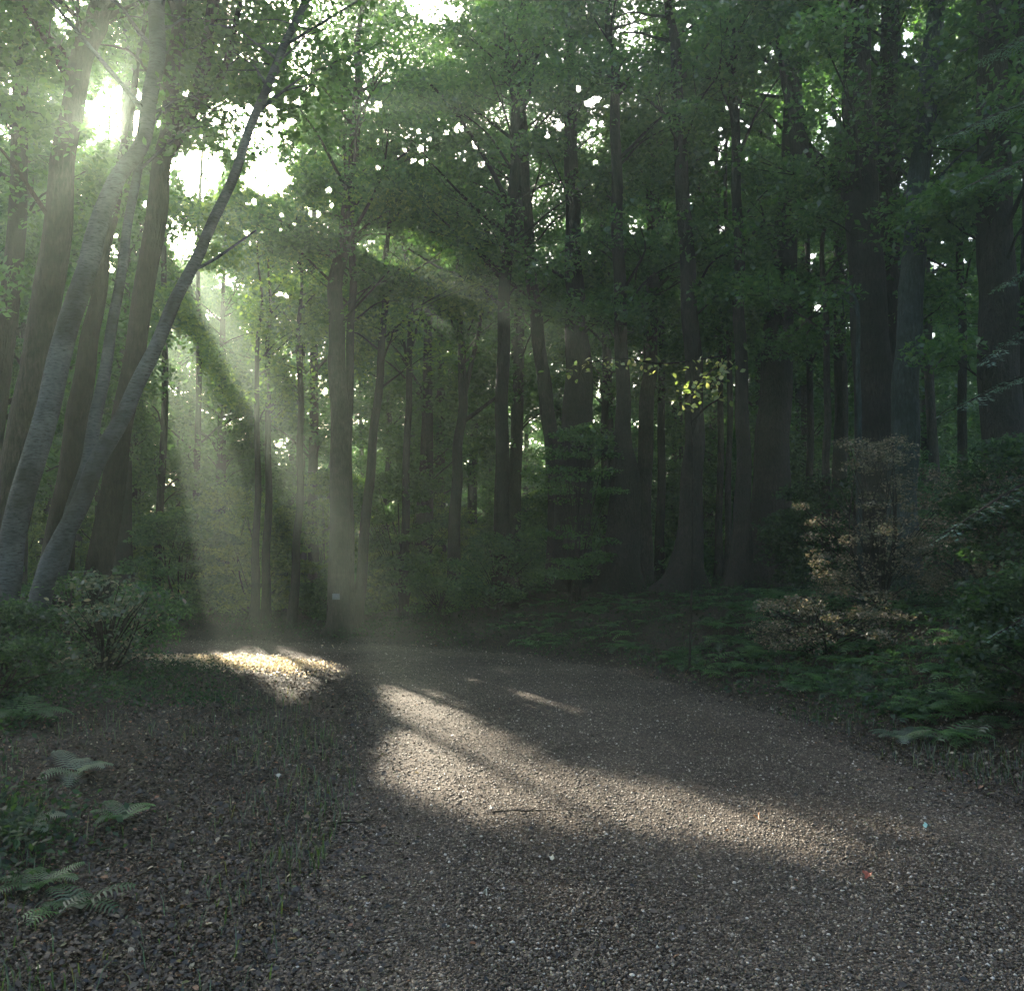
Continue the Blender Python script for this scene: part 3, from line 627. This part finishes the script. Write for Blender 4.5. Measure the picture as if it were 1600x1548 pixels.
# --- sprays of leaves that catch the sun
def spray(name, label, pts, D, L, leafm, n, droop=.12, width=.16, root=None):
    g = nextg(); W = np.array([at(px, py, D + dd) for px, py, dd in pts]); P = catmull(W, 10)
    wd = Wood(); wd.tube(P, np.linspace(.014, .004, len(P)), 5)
    i = g.integers(0, len(P), n); Q = P[i] + g.normal(0, 1, (n, 3)) * np.array([width, width, width * .35]); Q[:, 2] -= droop * g.random(n)
    V, Fc, rn = leaf_geo(Q, L * g.uniform(.7, 1.3, n), .8, g, hexa=True)
    for q, p in list(zip(Q, P[i]))[:: 5]: wd.tube(np.array([p, (p + q) / 2 + [0, 0, .02], q]), [.004, .003, .002], 3, cap=False)
    return P[0], wd, (V, Fc, rn)
def spray_tree(name, label, x, y, h, sprays, leafm, bark, cat='sapling'):
    gz = float(ground(x, y)); org = np.array([x, y, gz]); t = empty(name, org); tag(t, label, cat)
    wd = Wood(); top = np.array([x + .1, y, gz + h])
    A = catmull([org - [0, 0, .06], org * .5 + top * .5 + [.05, .03, 0], top], 6); wd.tube(A, np.linspace(.02, .008, len(A)), 8, .04)
    Vs = []; Fs = []; Rs = []; k = 0
    for sp in sprays:
        p0, w2, (V, Fc, rn) = spray('', '', *sp)
        j = np.argmin(np.abs(A[:, 2] - (p0[2] - .25))); wd.tube(catmull([A[j], (A[j] + p0) / 2 + [0, 0, .05], p0], 4), np.linspace(.016, .013, 9), 5)
        for f in w2.F: wd.F.append(f + wd.n)
        for f in w2.T: wd.T.append(f + wd.n)
        wd.V += w2.V; wd.n += w2.n
        Vs.append(V); Fs.append(Fc + k); Rs.append(rn); k += len(V)
    link('foliage', mesh_np('foliage', np.concatenate(Vs) - org, [np.concatenate(Fs)], leafm, rnd=np.concatenate(Rs)), t)
    link('trunk', wd.mesh('trunk', bark, org), t)
spray_tree('beech_sapling', 'beech sapling holding the sunlit yellow-green leaf spray before the dark trunks', 2.66, 13.5, 4.6,
           [([(1135, 560, .3), (1100, 590, 0), (1072, 625, -.1)], 12.0, .08, M_YEL, 80, .18, .14), ([(1135, 555, .3), (1040, 568, 0), (960, 560, .1), (880, 578, .1)], 12.0, .075, M_YEL, 80, .12, .13), ([(1130, 620, .3), (1110, 600, .2), (1160, 560, 0)], 12.2, .08, M_YEL, 26, .1, .1)], M_YEL, M_DARK)

# --- the hemlock at the right edge: needle boughs reach into the picture
def bough(wd, VV, FF, RR, P, g, wid, dens=26):
    P = catmull(P, 8); wd.tube(P, np.linspace(.022, .005, len(P)), 5)
    k = sum(len(v) for v in VV); T = np.gradient(P, axis=0); n = len(P)
    tw = []
    for i in range(2, n):
        q = i / n; ln = wid * (1.05 - q) ** .6
        for sd in (-1, 1):
            t = T[i] / np.linalg.norm(T[i]); side = np.cross(t, [0, 0, 1.0]) * sd
            e = P[i] + side * ln + t * ln * .5 + np.array([0, 0, -.18 * ln + g.normal(0, .02)])
            tw.append((P[i], e))
    tw.append((P[-3], P[-1] + (P[-1] - P[-3])))
    for a, b in tw:
        wd.tube(np.array([a, (a + b) / 2 + [0, 0, .01], b]), [.004, .003, .0015], 3, cap=False)
        m = max(8, int(dens * np.linalg.norm(b - a) / .25)); s = g.random(m)
        Q = a + (b - a) * s[:, None]; d = (b - a) / np.linalg.norm(b - a); sd = np.cross(d, [0, 0, 1.0]); sd /= np.linalg.norm(sd)
        sg = np.where(g.random(m) < .5, 1, -1)[:, None]
        U = sd * sg + d * .5 + g.normal(0, .18, (m, 3)); U /= np.linalg.norm(U, axis=1)[:, None]
        Nn = np.cross(U, d) + g.normal(0, .2, (m, 3)); Nn -= (Nn * U).sum(1)[:, None] * U; Nn /= np.linalg.norm(Nn, axis=1)[:, None] + 1e-6
        V, Fc, rn = leaf_geo(Q + U * .02, np.full(m, .045), 0, g, wide=.16, UVN=(U, np.cross(Nn, U), Nn), fold=0)
        VV.append(V); FF.append(Fc + k); RR.append(rn); k += len(V)
g = nextg(); x0, y0 = 5.9, 7.6; gz = float(ground(x0, y0)); org = np.array([x0, y0, gz])
wd = Wood(); A = catmull([(x0, y0, gz - .1), (x0, y0, 4), (x0 + .1, y0, 9), (x0, y0, 13)], 8); wd.tube(A, np.interp(np.arange(len(A)), [0, 4, len(A) - 1], [.3, .19, .03]), 14, .07)
VV, FF, RR = [], [], []
for (ya, tipx, tipy, D1, wid) in [(150, 1480, 215, 7.0, .42), (235, 1515, 290, 6.6, .38), (455, 1545, 560, 6.9, .30), (560, 1490, 640, 6.9, .36), (690, 1475, 835, 6.4, .34), (60, 1540, 90, 7.3, .4), (380, 1560, 450, 7.4, .35), (905, 1560, 990, 6.8, .3)]:
    tip = at(tipx, tipy, D1); zz = at(1700, ya, 7.6)[2]; a = np.array([x0 - .05, y0, zz + .15])
    m1 = a + (tip - a) * .4 + np.array([0, 0, .14]); m2 = a + (tip - a) * .75 + np.array([0, 0, .10])
    bough(wd, VV, FF, RR, [a, m1, m2, tip], g, wid)
for k in range(46):
    zz = g.uniform(1.6, 12); an = g.uniform(-.5, 2 * pi - 2.2) if zz < 7 else g.uniform(0, 6.28); ln = 1.9 * (1.1 - zz / 13)
    a = np.array([x0, y0, zz]); b = a + np.array([cos(an) * ln, sin(an) * ln, -.35 * ln])
    if b[1] < 1 or (zz < 7 and b[0] < 5.3): continue
    bough(wd, VV, FF, RR, [a, (a + b) / 2 + [0, 0, .12], b], g, .4, 14)
t = empty('hemlock_tree', org); tag(t, 'hemlock at the right edge reaching feathery needle boughs into view', 'tree')
link('crown', mesh_np('crown', np.concatenate(VV) - org, [np.concatenate(FF)], M_NEEDLE, rnd=np.concatenate(RR)), t)
link('trunk', wd.mesh('trunk', M_DARK, org), t)

# --- ferns
def frond_geo(ln, bend, az, g, lift=.9, n=17, wide=.27):
    s = np.linspace(0, 1, n); r = ln * (s - .12 * s ** 3) * .85; z = ln * (lift * s * .62 - bend * s ** 2 * .62)
    P = np.stack([r * cos(az), r * sin(az), z + .02], 1); T = np.gradient(P, axis=0); T /= np.linalg.norm(T, axis=1)[:, None]
    side = np.array([-sin(az), cos(az), 0.0]); V = []; Fc = []; k = 0
    for i in range(2, n):
        w = ln * wide * np.sin(pi * min(1, (.10 + .9 * (1 - s[i])) ** .75) * .5) * (1 if s[i] > .2 else s[i] / .2)
        for sd in (-1, 1):
            d = side * sd * w + T[i] * w * .35 + np.array([0, 0, -.16 * w]); b = T[i] * ln / n * .24
            p = P[i]
            V += [p - b, p + d * .5 - b * .9 + [0, 0, .01], p + d, p + d * .5 + b * .9 + [0, 0, .01], p + b]; Fc.append(np.arange(5) + k); k += 5
    for i in range(n - 1):
        a = side * .004 * (1 - s[i]) + .001; V += [P[i] - a, P[i] + a, P[i + 1] + a, P[i + 1] - a]
    V = np.array(V); quad = (np.arange((n - 1) * 4) + k).reshape(-1, 4)
    return V, np.array(Fc), quad
def fern(label, x, y, size, nf, m, parts=True, group='ferns beside the road', seed=0):
    g = np.random.default_rng(500 + seed); gz = float(ground(x, y)); t = empty('fern', (x, y, gz)); tag(t, label, 'fern', group)
    for k in range(nf):
        V, Fc, q = frond_geo(size * g.uniform(.75, 1.1), g.uniform(.55, .95), 2 * pi * k / nf + g.uniform(-.3, .3), g, g.uniform(.8, 1.2))
        link('frond', mesh_np('frond', V, [Fc, q], m, rnd=np.full(len(V), g.random())), t)
def gpt(px, py):       # where a pixel's ray meets the ground
    D = 2.0
    while D < 60:
        p = at(px, py, D)
        if p[2] <= float(ground(p[0], D)): return p[0], D
        D *= 1.01
    return p[0], D
FERNS = [(1415, 1165, .42, 9, M_FERN2, 'pale fern standing alone at the foot of the right bank'), (1440, 1120, .42, 8, M_FERN, 'green fern just behind the pale fern on the right'),
         (120, 1215, .38, 9, M_FERN2, 'pale blue-green fern on the left verge below the birch clump'), (40, 1300, .32, 9, M_FERN2, 'pale fern at the left edge of the picture, lower than the first'),
         (190, 1290, .28, 8, M_FERN, 'small green fern among dead leaves right of the pale ferns'), (60, 1400, .28, 9, M_FERN, 'green fern at the left edge near the bottom corner'),
         (30, 1130, .6, 10, M_FERN, 'dark fern in the shade at the left edge beside the clump'), (1180, 1050, .5, 9, M_FERN, 'fern at the front edge of the fern bank on the right'),
         (1060, 1030, .45, 9, M_FERN, 'fern at the road edge where the fern bank begins'), (1290, 1075, .5, 9, M_FERN, 'fern in the middle of the right bank front row'),
         (1530, 1120, .6, 10, M_FERN, 'dark fern at the right edge of the bank')]
for k, (px, py, sz, nf, m, lab) in enumerate(FERNS):
    x, y = gpt(px, py); fern(lab, x, y, sz, nf, m, seed=k)

# --- low green cover nobody could count
def scatter_pts(n, test, D0, D1, ulo, uhi, g, power=1.0):
    out = []; tot = 0
    while tot < n:
        m = n; t = g.random(m)
        D = (D0 ** (1 - power) + t * (D1 ** (1 - power) - D0 ** (1 - power))) ** (1 / (1 - power)) if power != 1 else D0 * (D1 / D0) ** t
        x = D * g.uniform(ulo, uhi, m); s, e = roadcoord(x, D); k = test(x, D, s, e, g)
        out.append(np.stack([x[k], D[k]], 1)); tot += k.sum()
    return np.concatenate(out)[:n]
g = nextg()
P = scatter_pts(620, lambda x, y, s, e, g: (s > 1) & (e > .7 + .5 * wav(x, y, 1.3)) & (y > 8) & (y < 22) & (x > -.5), 7, 22, -.1, .75, g, .6)
PL = scatter_pts(85, lambda x, y, s, e, g: (s < -1) & (x < -.46 * y) & (wav(x, y, 1.5) > -.2), 4.2, 11, -.75, -.38, g, .6)
VV, FF, QQ, RR = [], [], [], []; k = 0
for (x, y) in np.concatenate([P, PL * 1.0]):
    for j in range(6):
        V, Fc, q = frond_geo(g.uniform(.28, .55) * (.6 if x < 0 else 1), g.uniform(.6, 1.0), g.uniform(0, 6.28), g, g.uniform(.7, 1.1), n=11, wide=.34)
        V = V + [x, y, float(ground(x, y))]; VV.append(V); FF.append(Fc + k); QQ.append(q + k); RR.append(np.full(len(V), g.random())); k += len(V)
o = link('fern_cover', mesh_np('fern_cover', np.concatenate(VV), [np.concatenate(FF), np.concatenate(QQ)], M_FERN, rnd=np.concatenate(RR)))
tag(o, 'green fern cover over the right bank and the left edge of the wood', kind='stuff')
def lowcover(name, label, pts, h, L, per, m, rad=.22):
    g = nextg(); i = np.repeat(np.arange(len(pts)), per); n = len(i)
    x = pts[i, 0] + g.normal(0, rad, n); y = pts[i, 1] + g.normal(0, rad, n); z = ground(x, y) + h * g.random(n) ** 1.3 * g.uniform(.4, 1.2, len(pts))[i] + .02
    V, Fc, rn = leaf_geo(np.stack([x, y, z], 1), L * g.uniform(.6, 1.3, n), .6, g)
    o = link(name, mesh_np(name, V, [Fc], m, rnd=rn)); tag(o, label, kind='stuff'); return o
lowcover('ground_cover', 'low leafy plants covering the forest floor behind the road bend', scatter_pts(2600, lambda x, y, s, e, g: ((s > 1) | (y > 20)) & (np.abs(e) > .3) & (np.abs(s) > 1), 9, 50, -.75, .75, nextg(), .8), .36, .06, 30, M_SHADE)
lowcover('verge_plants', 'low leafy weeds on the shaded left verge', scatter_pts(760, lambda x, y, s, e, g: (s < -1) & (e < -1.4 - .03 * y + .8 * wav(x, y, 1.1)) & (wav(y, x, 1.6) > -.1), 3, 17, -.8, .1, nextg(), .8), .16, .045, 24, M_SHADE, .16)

# grass blades
def grass(name, label, pts, h, m, w=.006):
    g = nextg(); n = len(pts); hh = h * g.uniform(.5, 1.3, n)[:, None]; a = g.uniform(0, 6.28, n); d = np.stack([np.cos(a), np.sin(a), np.zeros(n)], 1)
    sdv = np.stack([-np.sin(a), np.cos(a), np.zeros(n)], 1) * w; z = ground(pts[:, 0], pts[:, 1]); b = np.stack([pts[:, 0], pts[:, 1], z], 1); le = g.uniform(.2, .8, n)[:, None]
    m1 = b + d * hh * le * .35 + np.array([0, 0, 1]) * hh * .62; tp = b + d * hh * le + np.array([0, 0, 1]) * hh * .85
    V = np.stack([b - sdv, b + sdv, m1 + sdv * .7, m1 - sdv * .7, tp], 1).reshape(-1, 3); k = np.arange(n)[:, None] * 5
    q = np.concatenate([k + 0, k + 1, k + 2, k + 3], 1); t3 = np.concatenate([k + 3, k + 2, k + 4], 1)
    o = link(name, mesh_np(name, V, [q, t3], m, rnd=np.repeat(g.random(n), 5))); tag(o, label, kind='stuff')
grass('grass', 'sparse grass along both verges and in the bottom left corner', scatter_pts(4200, lambda x, y, s, e, g: (np.abs(s) > .97) & (np.abs(e) < 2.6) & (wav(x * 1.3, y, 2.1) + g.normal(0, .35, len(x)) > .35), 3, 19, -.72, .72, nextg(), 1.2), .13, M_GRASS, .0035)

# ------------------------------------------------------------------ the floor: fallen leaves, stones, twigs
g = nextg()
P = scatter_pts(310000, lambda x, y, s, e, g: (g.random(len(x)) < (.55 + .45 * np.clip(.5 + wav(x, y, 2.4), 0, 1)) * np.where(np.abs(s) > 1, 1.0, np.where(s < 0, .03 + .75 * sstep(-.72, -1.0, s), .015 + .6 * sstep(.7, 1.02, s)))), 2.9, 30, -.70, .70, g, 1.35)
n = len(P); z = ground(P[:, 0], P[:, 1]) + .008 + .03 * g.random(n) * (np.abs(roadcoord(P[:, 0], P[:, 1])[0]) > 1)
V, Fc, rn = leaf_geo(np.stack([P[:, 0], P[:, 1], z], 1), (.0095 + .022 * g.random(n) ** 7) * g.uniform(.7, 1.3, n) * (1 + .05 * P[:, 1]), .42, g, wide=.66, hexa=True, fold=.16)
o = link('leaf_litter', mesh_np('leaf_litter', V, [Fc], M_LITTER, rnd=rn)); tag(o, 'brown and tan fallen leaves littering the verges and road edges', kind='stuff')
g = nextg(); n = 8000; q = g.normal(0, 1, (n, 2)); x = -4.25 + q[:, 0] * .72; y = 14.9 + q[:, 1] * .85  # leaves added where the sun patch falls, to brighten it
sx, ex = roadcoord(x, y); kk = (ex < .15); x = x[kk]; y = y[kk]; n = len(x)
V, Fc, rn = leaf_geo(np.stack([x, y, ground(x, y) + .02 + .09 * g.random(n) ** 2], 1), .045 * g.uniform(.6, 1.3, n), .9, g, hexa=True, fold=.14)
o = link('sun_patch_leaves', mesh_np('sun_patch_leaves', V, [Fc], M_SUNPATCH, rnd=rn)); tag(o, 'leaves added left of the bend, colour paled to brighten the sun patch', kind='stuff')
def stones(name, label, n, test, smin, smax, power, D1=21, lift=.0):
    g = nextg(); P = scatter_pts(n, test, 2.9, D1, -.68, .68, g, power)
    base = np.array([(1, 0, 0), (0, 1, 0), (-1, 0, 0), (0, -1, 0), (0, 0, 1), (0, 0, -1)], float)
    tri = np.array([(0, 1, 4), (1, 2, 4), (2, 3, 4), (3, 0, 4), (1, 0, 5), (2, 1, 5), (3, 2, 5), (0, 3, 5)])
    r = (smin + (smax - smin) * g.random(n) ** 3) * (1 + .035 * P[:, 1]); a = g.uniform(0, 6.28, n)
    sc = np.stack([g.uniform(.7, 1.3, n), g.uniform(.6, 1.1, n), g.uniform(.45, .8, n)], 1) * r[:, None]
    B = base[None] * sc[:, None] + g.normal(0, .18, (n, 6, 3)) * r[:, None, None]
    ca, sa = np.cos(a)[:, None], np.sin(a)[:, None]
    X = B[..., 0] * ca - B[..., 1] * sa; Y = B[..., 0] * sa + B[..., 1] * ca
    z = ground(P[:, 0], P[:, 1]) + .006 + r * .15 + lift
    V = np.stack([X + P[:, 0:1], Y + P[:, 1:2], B[..., 2] + z[:, None]], -1).reshape(-1, 3)
    Fc = (tri[None] + np.arange(n)[:, None, None] * 6).reshape(-1, 3)
    o = link(name, mesh_np(name, V, [Fc], M_STONE, rnd=np.repeat(g.random(n), 6))); tag(o, label, kind='stuff')
stones('gravel', 'loose grey and tan gravel covering the road', 210000, lambda x, y, s, e, g: (np.abs(s) < 1.12) & (g.random(len(x)) < 1.25 - .25 * np.abs(s)), .003, .0105, 1.3)
stones('verge_gravel', 'scattered stones along the verges', 9000, lambda x, y, s, e, g: (np.abs(s) > 1) & (np.abs(e) < 1.6), .006, .02, 1.3)
# fallen twigs: each a thing
GTW = 'fallen twigs on the road and verge'
def twig(label, x, y, ln, az, r=.006, seed=0):
    g = np.random.default_rng(900 + seed); z = float(ground(x, y)) + .02; m = 7; s = np.linspace(-.5, .5, m)
    P = np.stack([s * ln * cos(az) + g.normal(0, .02 * ln, m), s * ln * sin(az) + g.normal(0, .02 * ln, m), np.full(m, 0.0)], 1)
    P[:, 2] = ground(P[:, 0] + x, P[:, 1] + y) + .02 - z + .01 * np.abs(np.sin(s * 7))
    wd = Wood(); wd.tube(catmull(P, 3), np.linspace(r, r * .4, (m - 1) * 3 + 1), 6, .06, seed)
    q = P[3]; wd.tube(np.array([q, q + np.array([cos(az + .6), sin(az + .6), .1]) * ln * .2, q + np.array([cos(az + .5), sin(az + .5), .05]) * ln * .36]), [r * .6, r * .45, r * .25], 5)
    o = link('twig', wd.mesh('twig', M_BARK, np.zeros(3)), None, (x, y, z)); tag(o, label, 'twig', GTW)
for k, (px, py, ln, az, lab) in enumerate([(820, 1275, .42, -.1, 'dark curved twig lying on the sunlit gravel in the road middle'), (330, 1215, .9, .1, 'long thin stick lying across the dead leaves on the left verge'),
        (560, 1290, .35, .2, 'short twig at the left road edge in shade'), (200, 1350, .5, -.4, 'twig among leaves near the small green fern'), (430, 1380, .3, .5, 'small twig on the dark left part of the road')]):
    x, y = gpt(px, py); twig(lab, x, y, ln, az, seed=k)

# single fallen leaves that catch the eye on the gravel, and the small white marker on the ash trunk
for k, (px, py, col, L_, lab) in enumerate([(862, 1348, (.75, .70, .55), .05, 'cream fallen leaf on the dark gravel below the sunlit band'), (432, 1218, (.78, .72, .60), .06, 'bright cream leaf among the litter on the left verge'),
        (1450, 1297, (.45, .72, .66), .06, 'pale teal leaf upright on the right road edge'), (1356, 1378, (.42, .10, .05), .07, 'red fallen leaf on the right side of the gravel'),
        (757, 1404, (.70, .66, .56), .035, 'small pale leaf on the shaded gravel near the bottom middle'), (1185, 1283, (.45, .20, .07), .07, 'orange leaf in the sunlit right end of the gravel band')]):
    m_, nt_ = mat('single_leaf'); b_ = nt_.nodes.new('ShaderNodeBsdfPrincipled'); n_ = N_(nt_, 'ShaderNodeTexNoise', Scale=60.0, Detail=4.0)
    cr_ = ramp(nt_, [(.3, tuple(c * .7 for c in col)), (.7, col)], n_.outputs[0]); nt_.links.new(cr_.outputs[0], b_.inputs['Base Color']); b_.inputs['Roughness'].default_value = .45
    o_ = nt_.nodes.new('ShaderNodeOutputMaterial'); nt_.links.new(b_.outputs[0], o_.inputs[0])
    x, y = gpt(px, py); g = np.random.default_rng(40 + k); L_ *= .55 * (1 + .05 * y); col = tuple(.7 * c for c in col)
    th = np.linspace(0, 2 * pi, 15)[:-1]; rr = L_ * .5 * (1 + .28 * np.cos(5 * th)) * np.where(np.abs(th - pi) < .3, .8, 1)
    V = [(0, 0, .004)] + [(r_ * cos(t_), r_ * .8 * sin(t_), .014 * (1 + sin(2 * t_ + k)) + .25 * r_ * abs(sin(t_))) for r_, t_ in zip(rr, th)]
    Fc = np.array([(0, i + 1, (i + 1) % 14 + 1) for i in range(14)])
    q = link('fallen_leaf', mesh_np('fallen_leaf', np.array(V), [Fc], m_), None, (x, y, float(ground(x, y)) + .018)); q.rotation_euler = (g.uniform(.2, .6), g.uniform(-.3, .3), g.uniform(0, 6))
    tag(q, lab, 'leaf', 'single leaves on the ground')
m_, nt_ = mat('white_tin'); b_ = nt_.nodes.new('ShaderNodeBsdfPrincipled'); n_ = N_(nt_, 'ShaderNodeTexNoise', Scale=9.0); cr_ = ramp(nt_, [(.3, (.12, .13, .15)), (.7, (.22, .24, .28))], n_.outputs[0])
nt_.links.new(cr_.outputs[0], b_.inputs['Base Color']); o_ = nt_.nodes.new('ShaderNodeOutputMaterial'); nt_.links.new(b_.outputs[0], o_.inputs[0])
p = at(525, 932, 20.86); V = np.array([(sx * .085, sy * .012, sz * .07) for sx in (-1, 1) for sy in (-1, 1) for sz in (-1, 1)])
q = link('trail_marker', mesh_np('trail_marker', V, [np.array([(0, 1, 3, 2), (4, 6, 7, 5), (0, 4, 5, 1), (2, 3, 7, 6), (0, 2, 6, 4), (1, 5, 7, 3)])], m_), None, tuple(p)); tag(q, 'small pale plate nailed low on the straight grey trunk', 'trail marker')

# ------------------------------------------------------------------ far wood closing the view
g = nextg(); nC = 2600
th = g.uniform(-.95, .80, nC); dd = g.uniform(64, 78, nC)
cc = np.stack([np.sin(th) * dd, np.cos(th) * dd, g.uniform(.3, 17, nC) * g.uniform(.6, 1, nC)], 1)
V, Fc, rn = crown_leaves(cc, 60, .5, g, cr=(1.2, 2.4), squash=.6)
o = link('distant_wood', mesh_np('distant_wood', V, [Fc], M_LEAF2, rnd=rn)); tag(o, 'far wood that reads as one dim green mass between the trunks', kind='stuff')

# ------------------------------------------------------------------ the air
m, nt = mat('haze'); pv = nt.nodes.new('ShaderNodeVolumePrincipled'); pv.inputs['Color'].default_value = (.80, 1.0, .90, 1)  # green tint stands in for light filtered by the leaves
pv.inputs['Density'].default_value = HAZE; pv.inputs['Anisotropy'].default_value = .66
oo = nt.nodes.new('ShaderNodeOutputMaterial'); nt.links.new(pv.outputs[0], oo.inputs['Volume'])
X, Y0, Y1, Z0, Z1 = 116, -106, 126, -3, 27
V = np.array([(-X, Y0, Z0), (X, Y0, Z0), (X, Y1, Z0), (-X, Y1, Z0), (-X, Y0, Z1), (X, Y0, Z1), (X, Y1, Z1), (-X, Y1, Z1)], float)
Fq = np.array([(0, 3, 2, 1), (4, 5, 6, 7), (0, 1, 5, 4), (1, 2, 6, 5), (2, 3, 7, 6), (3, 0, 4, 7)])
o = link('haze', mesh_np('haze', V, [Fq], m)); tag(o, 'thin morning haze filling the wood', kind='stuff')
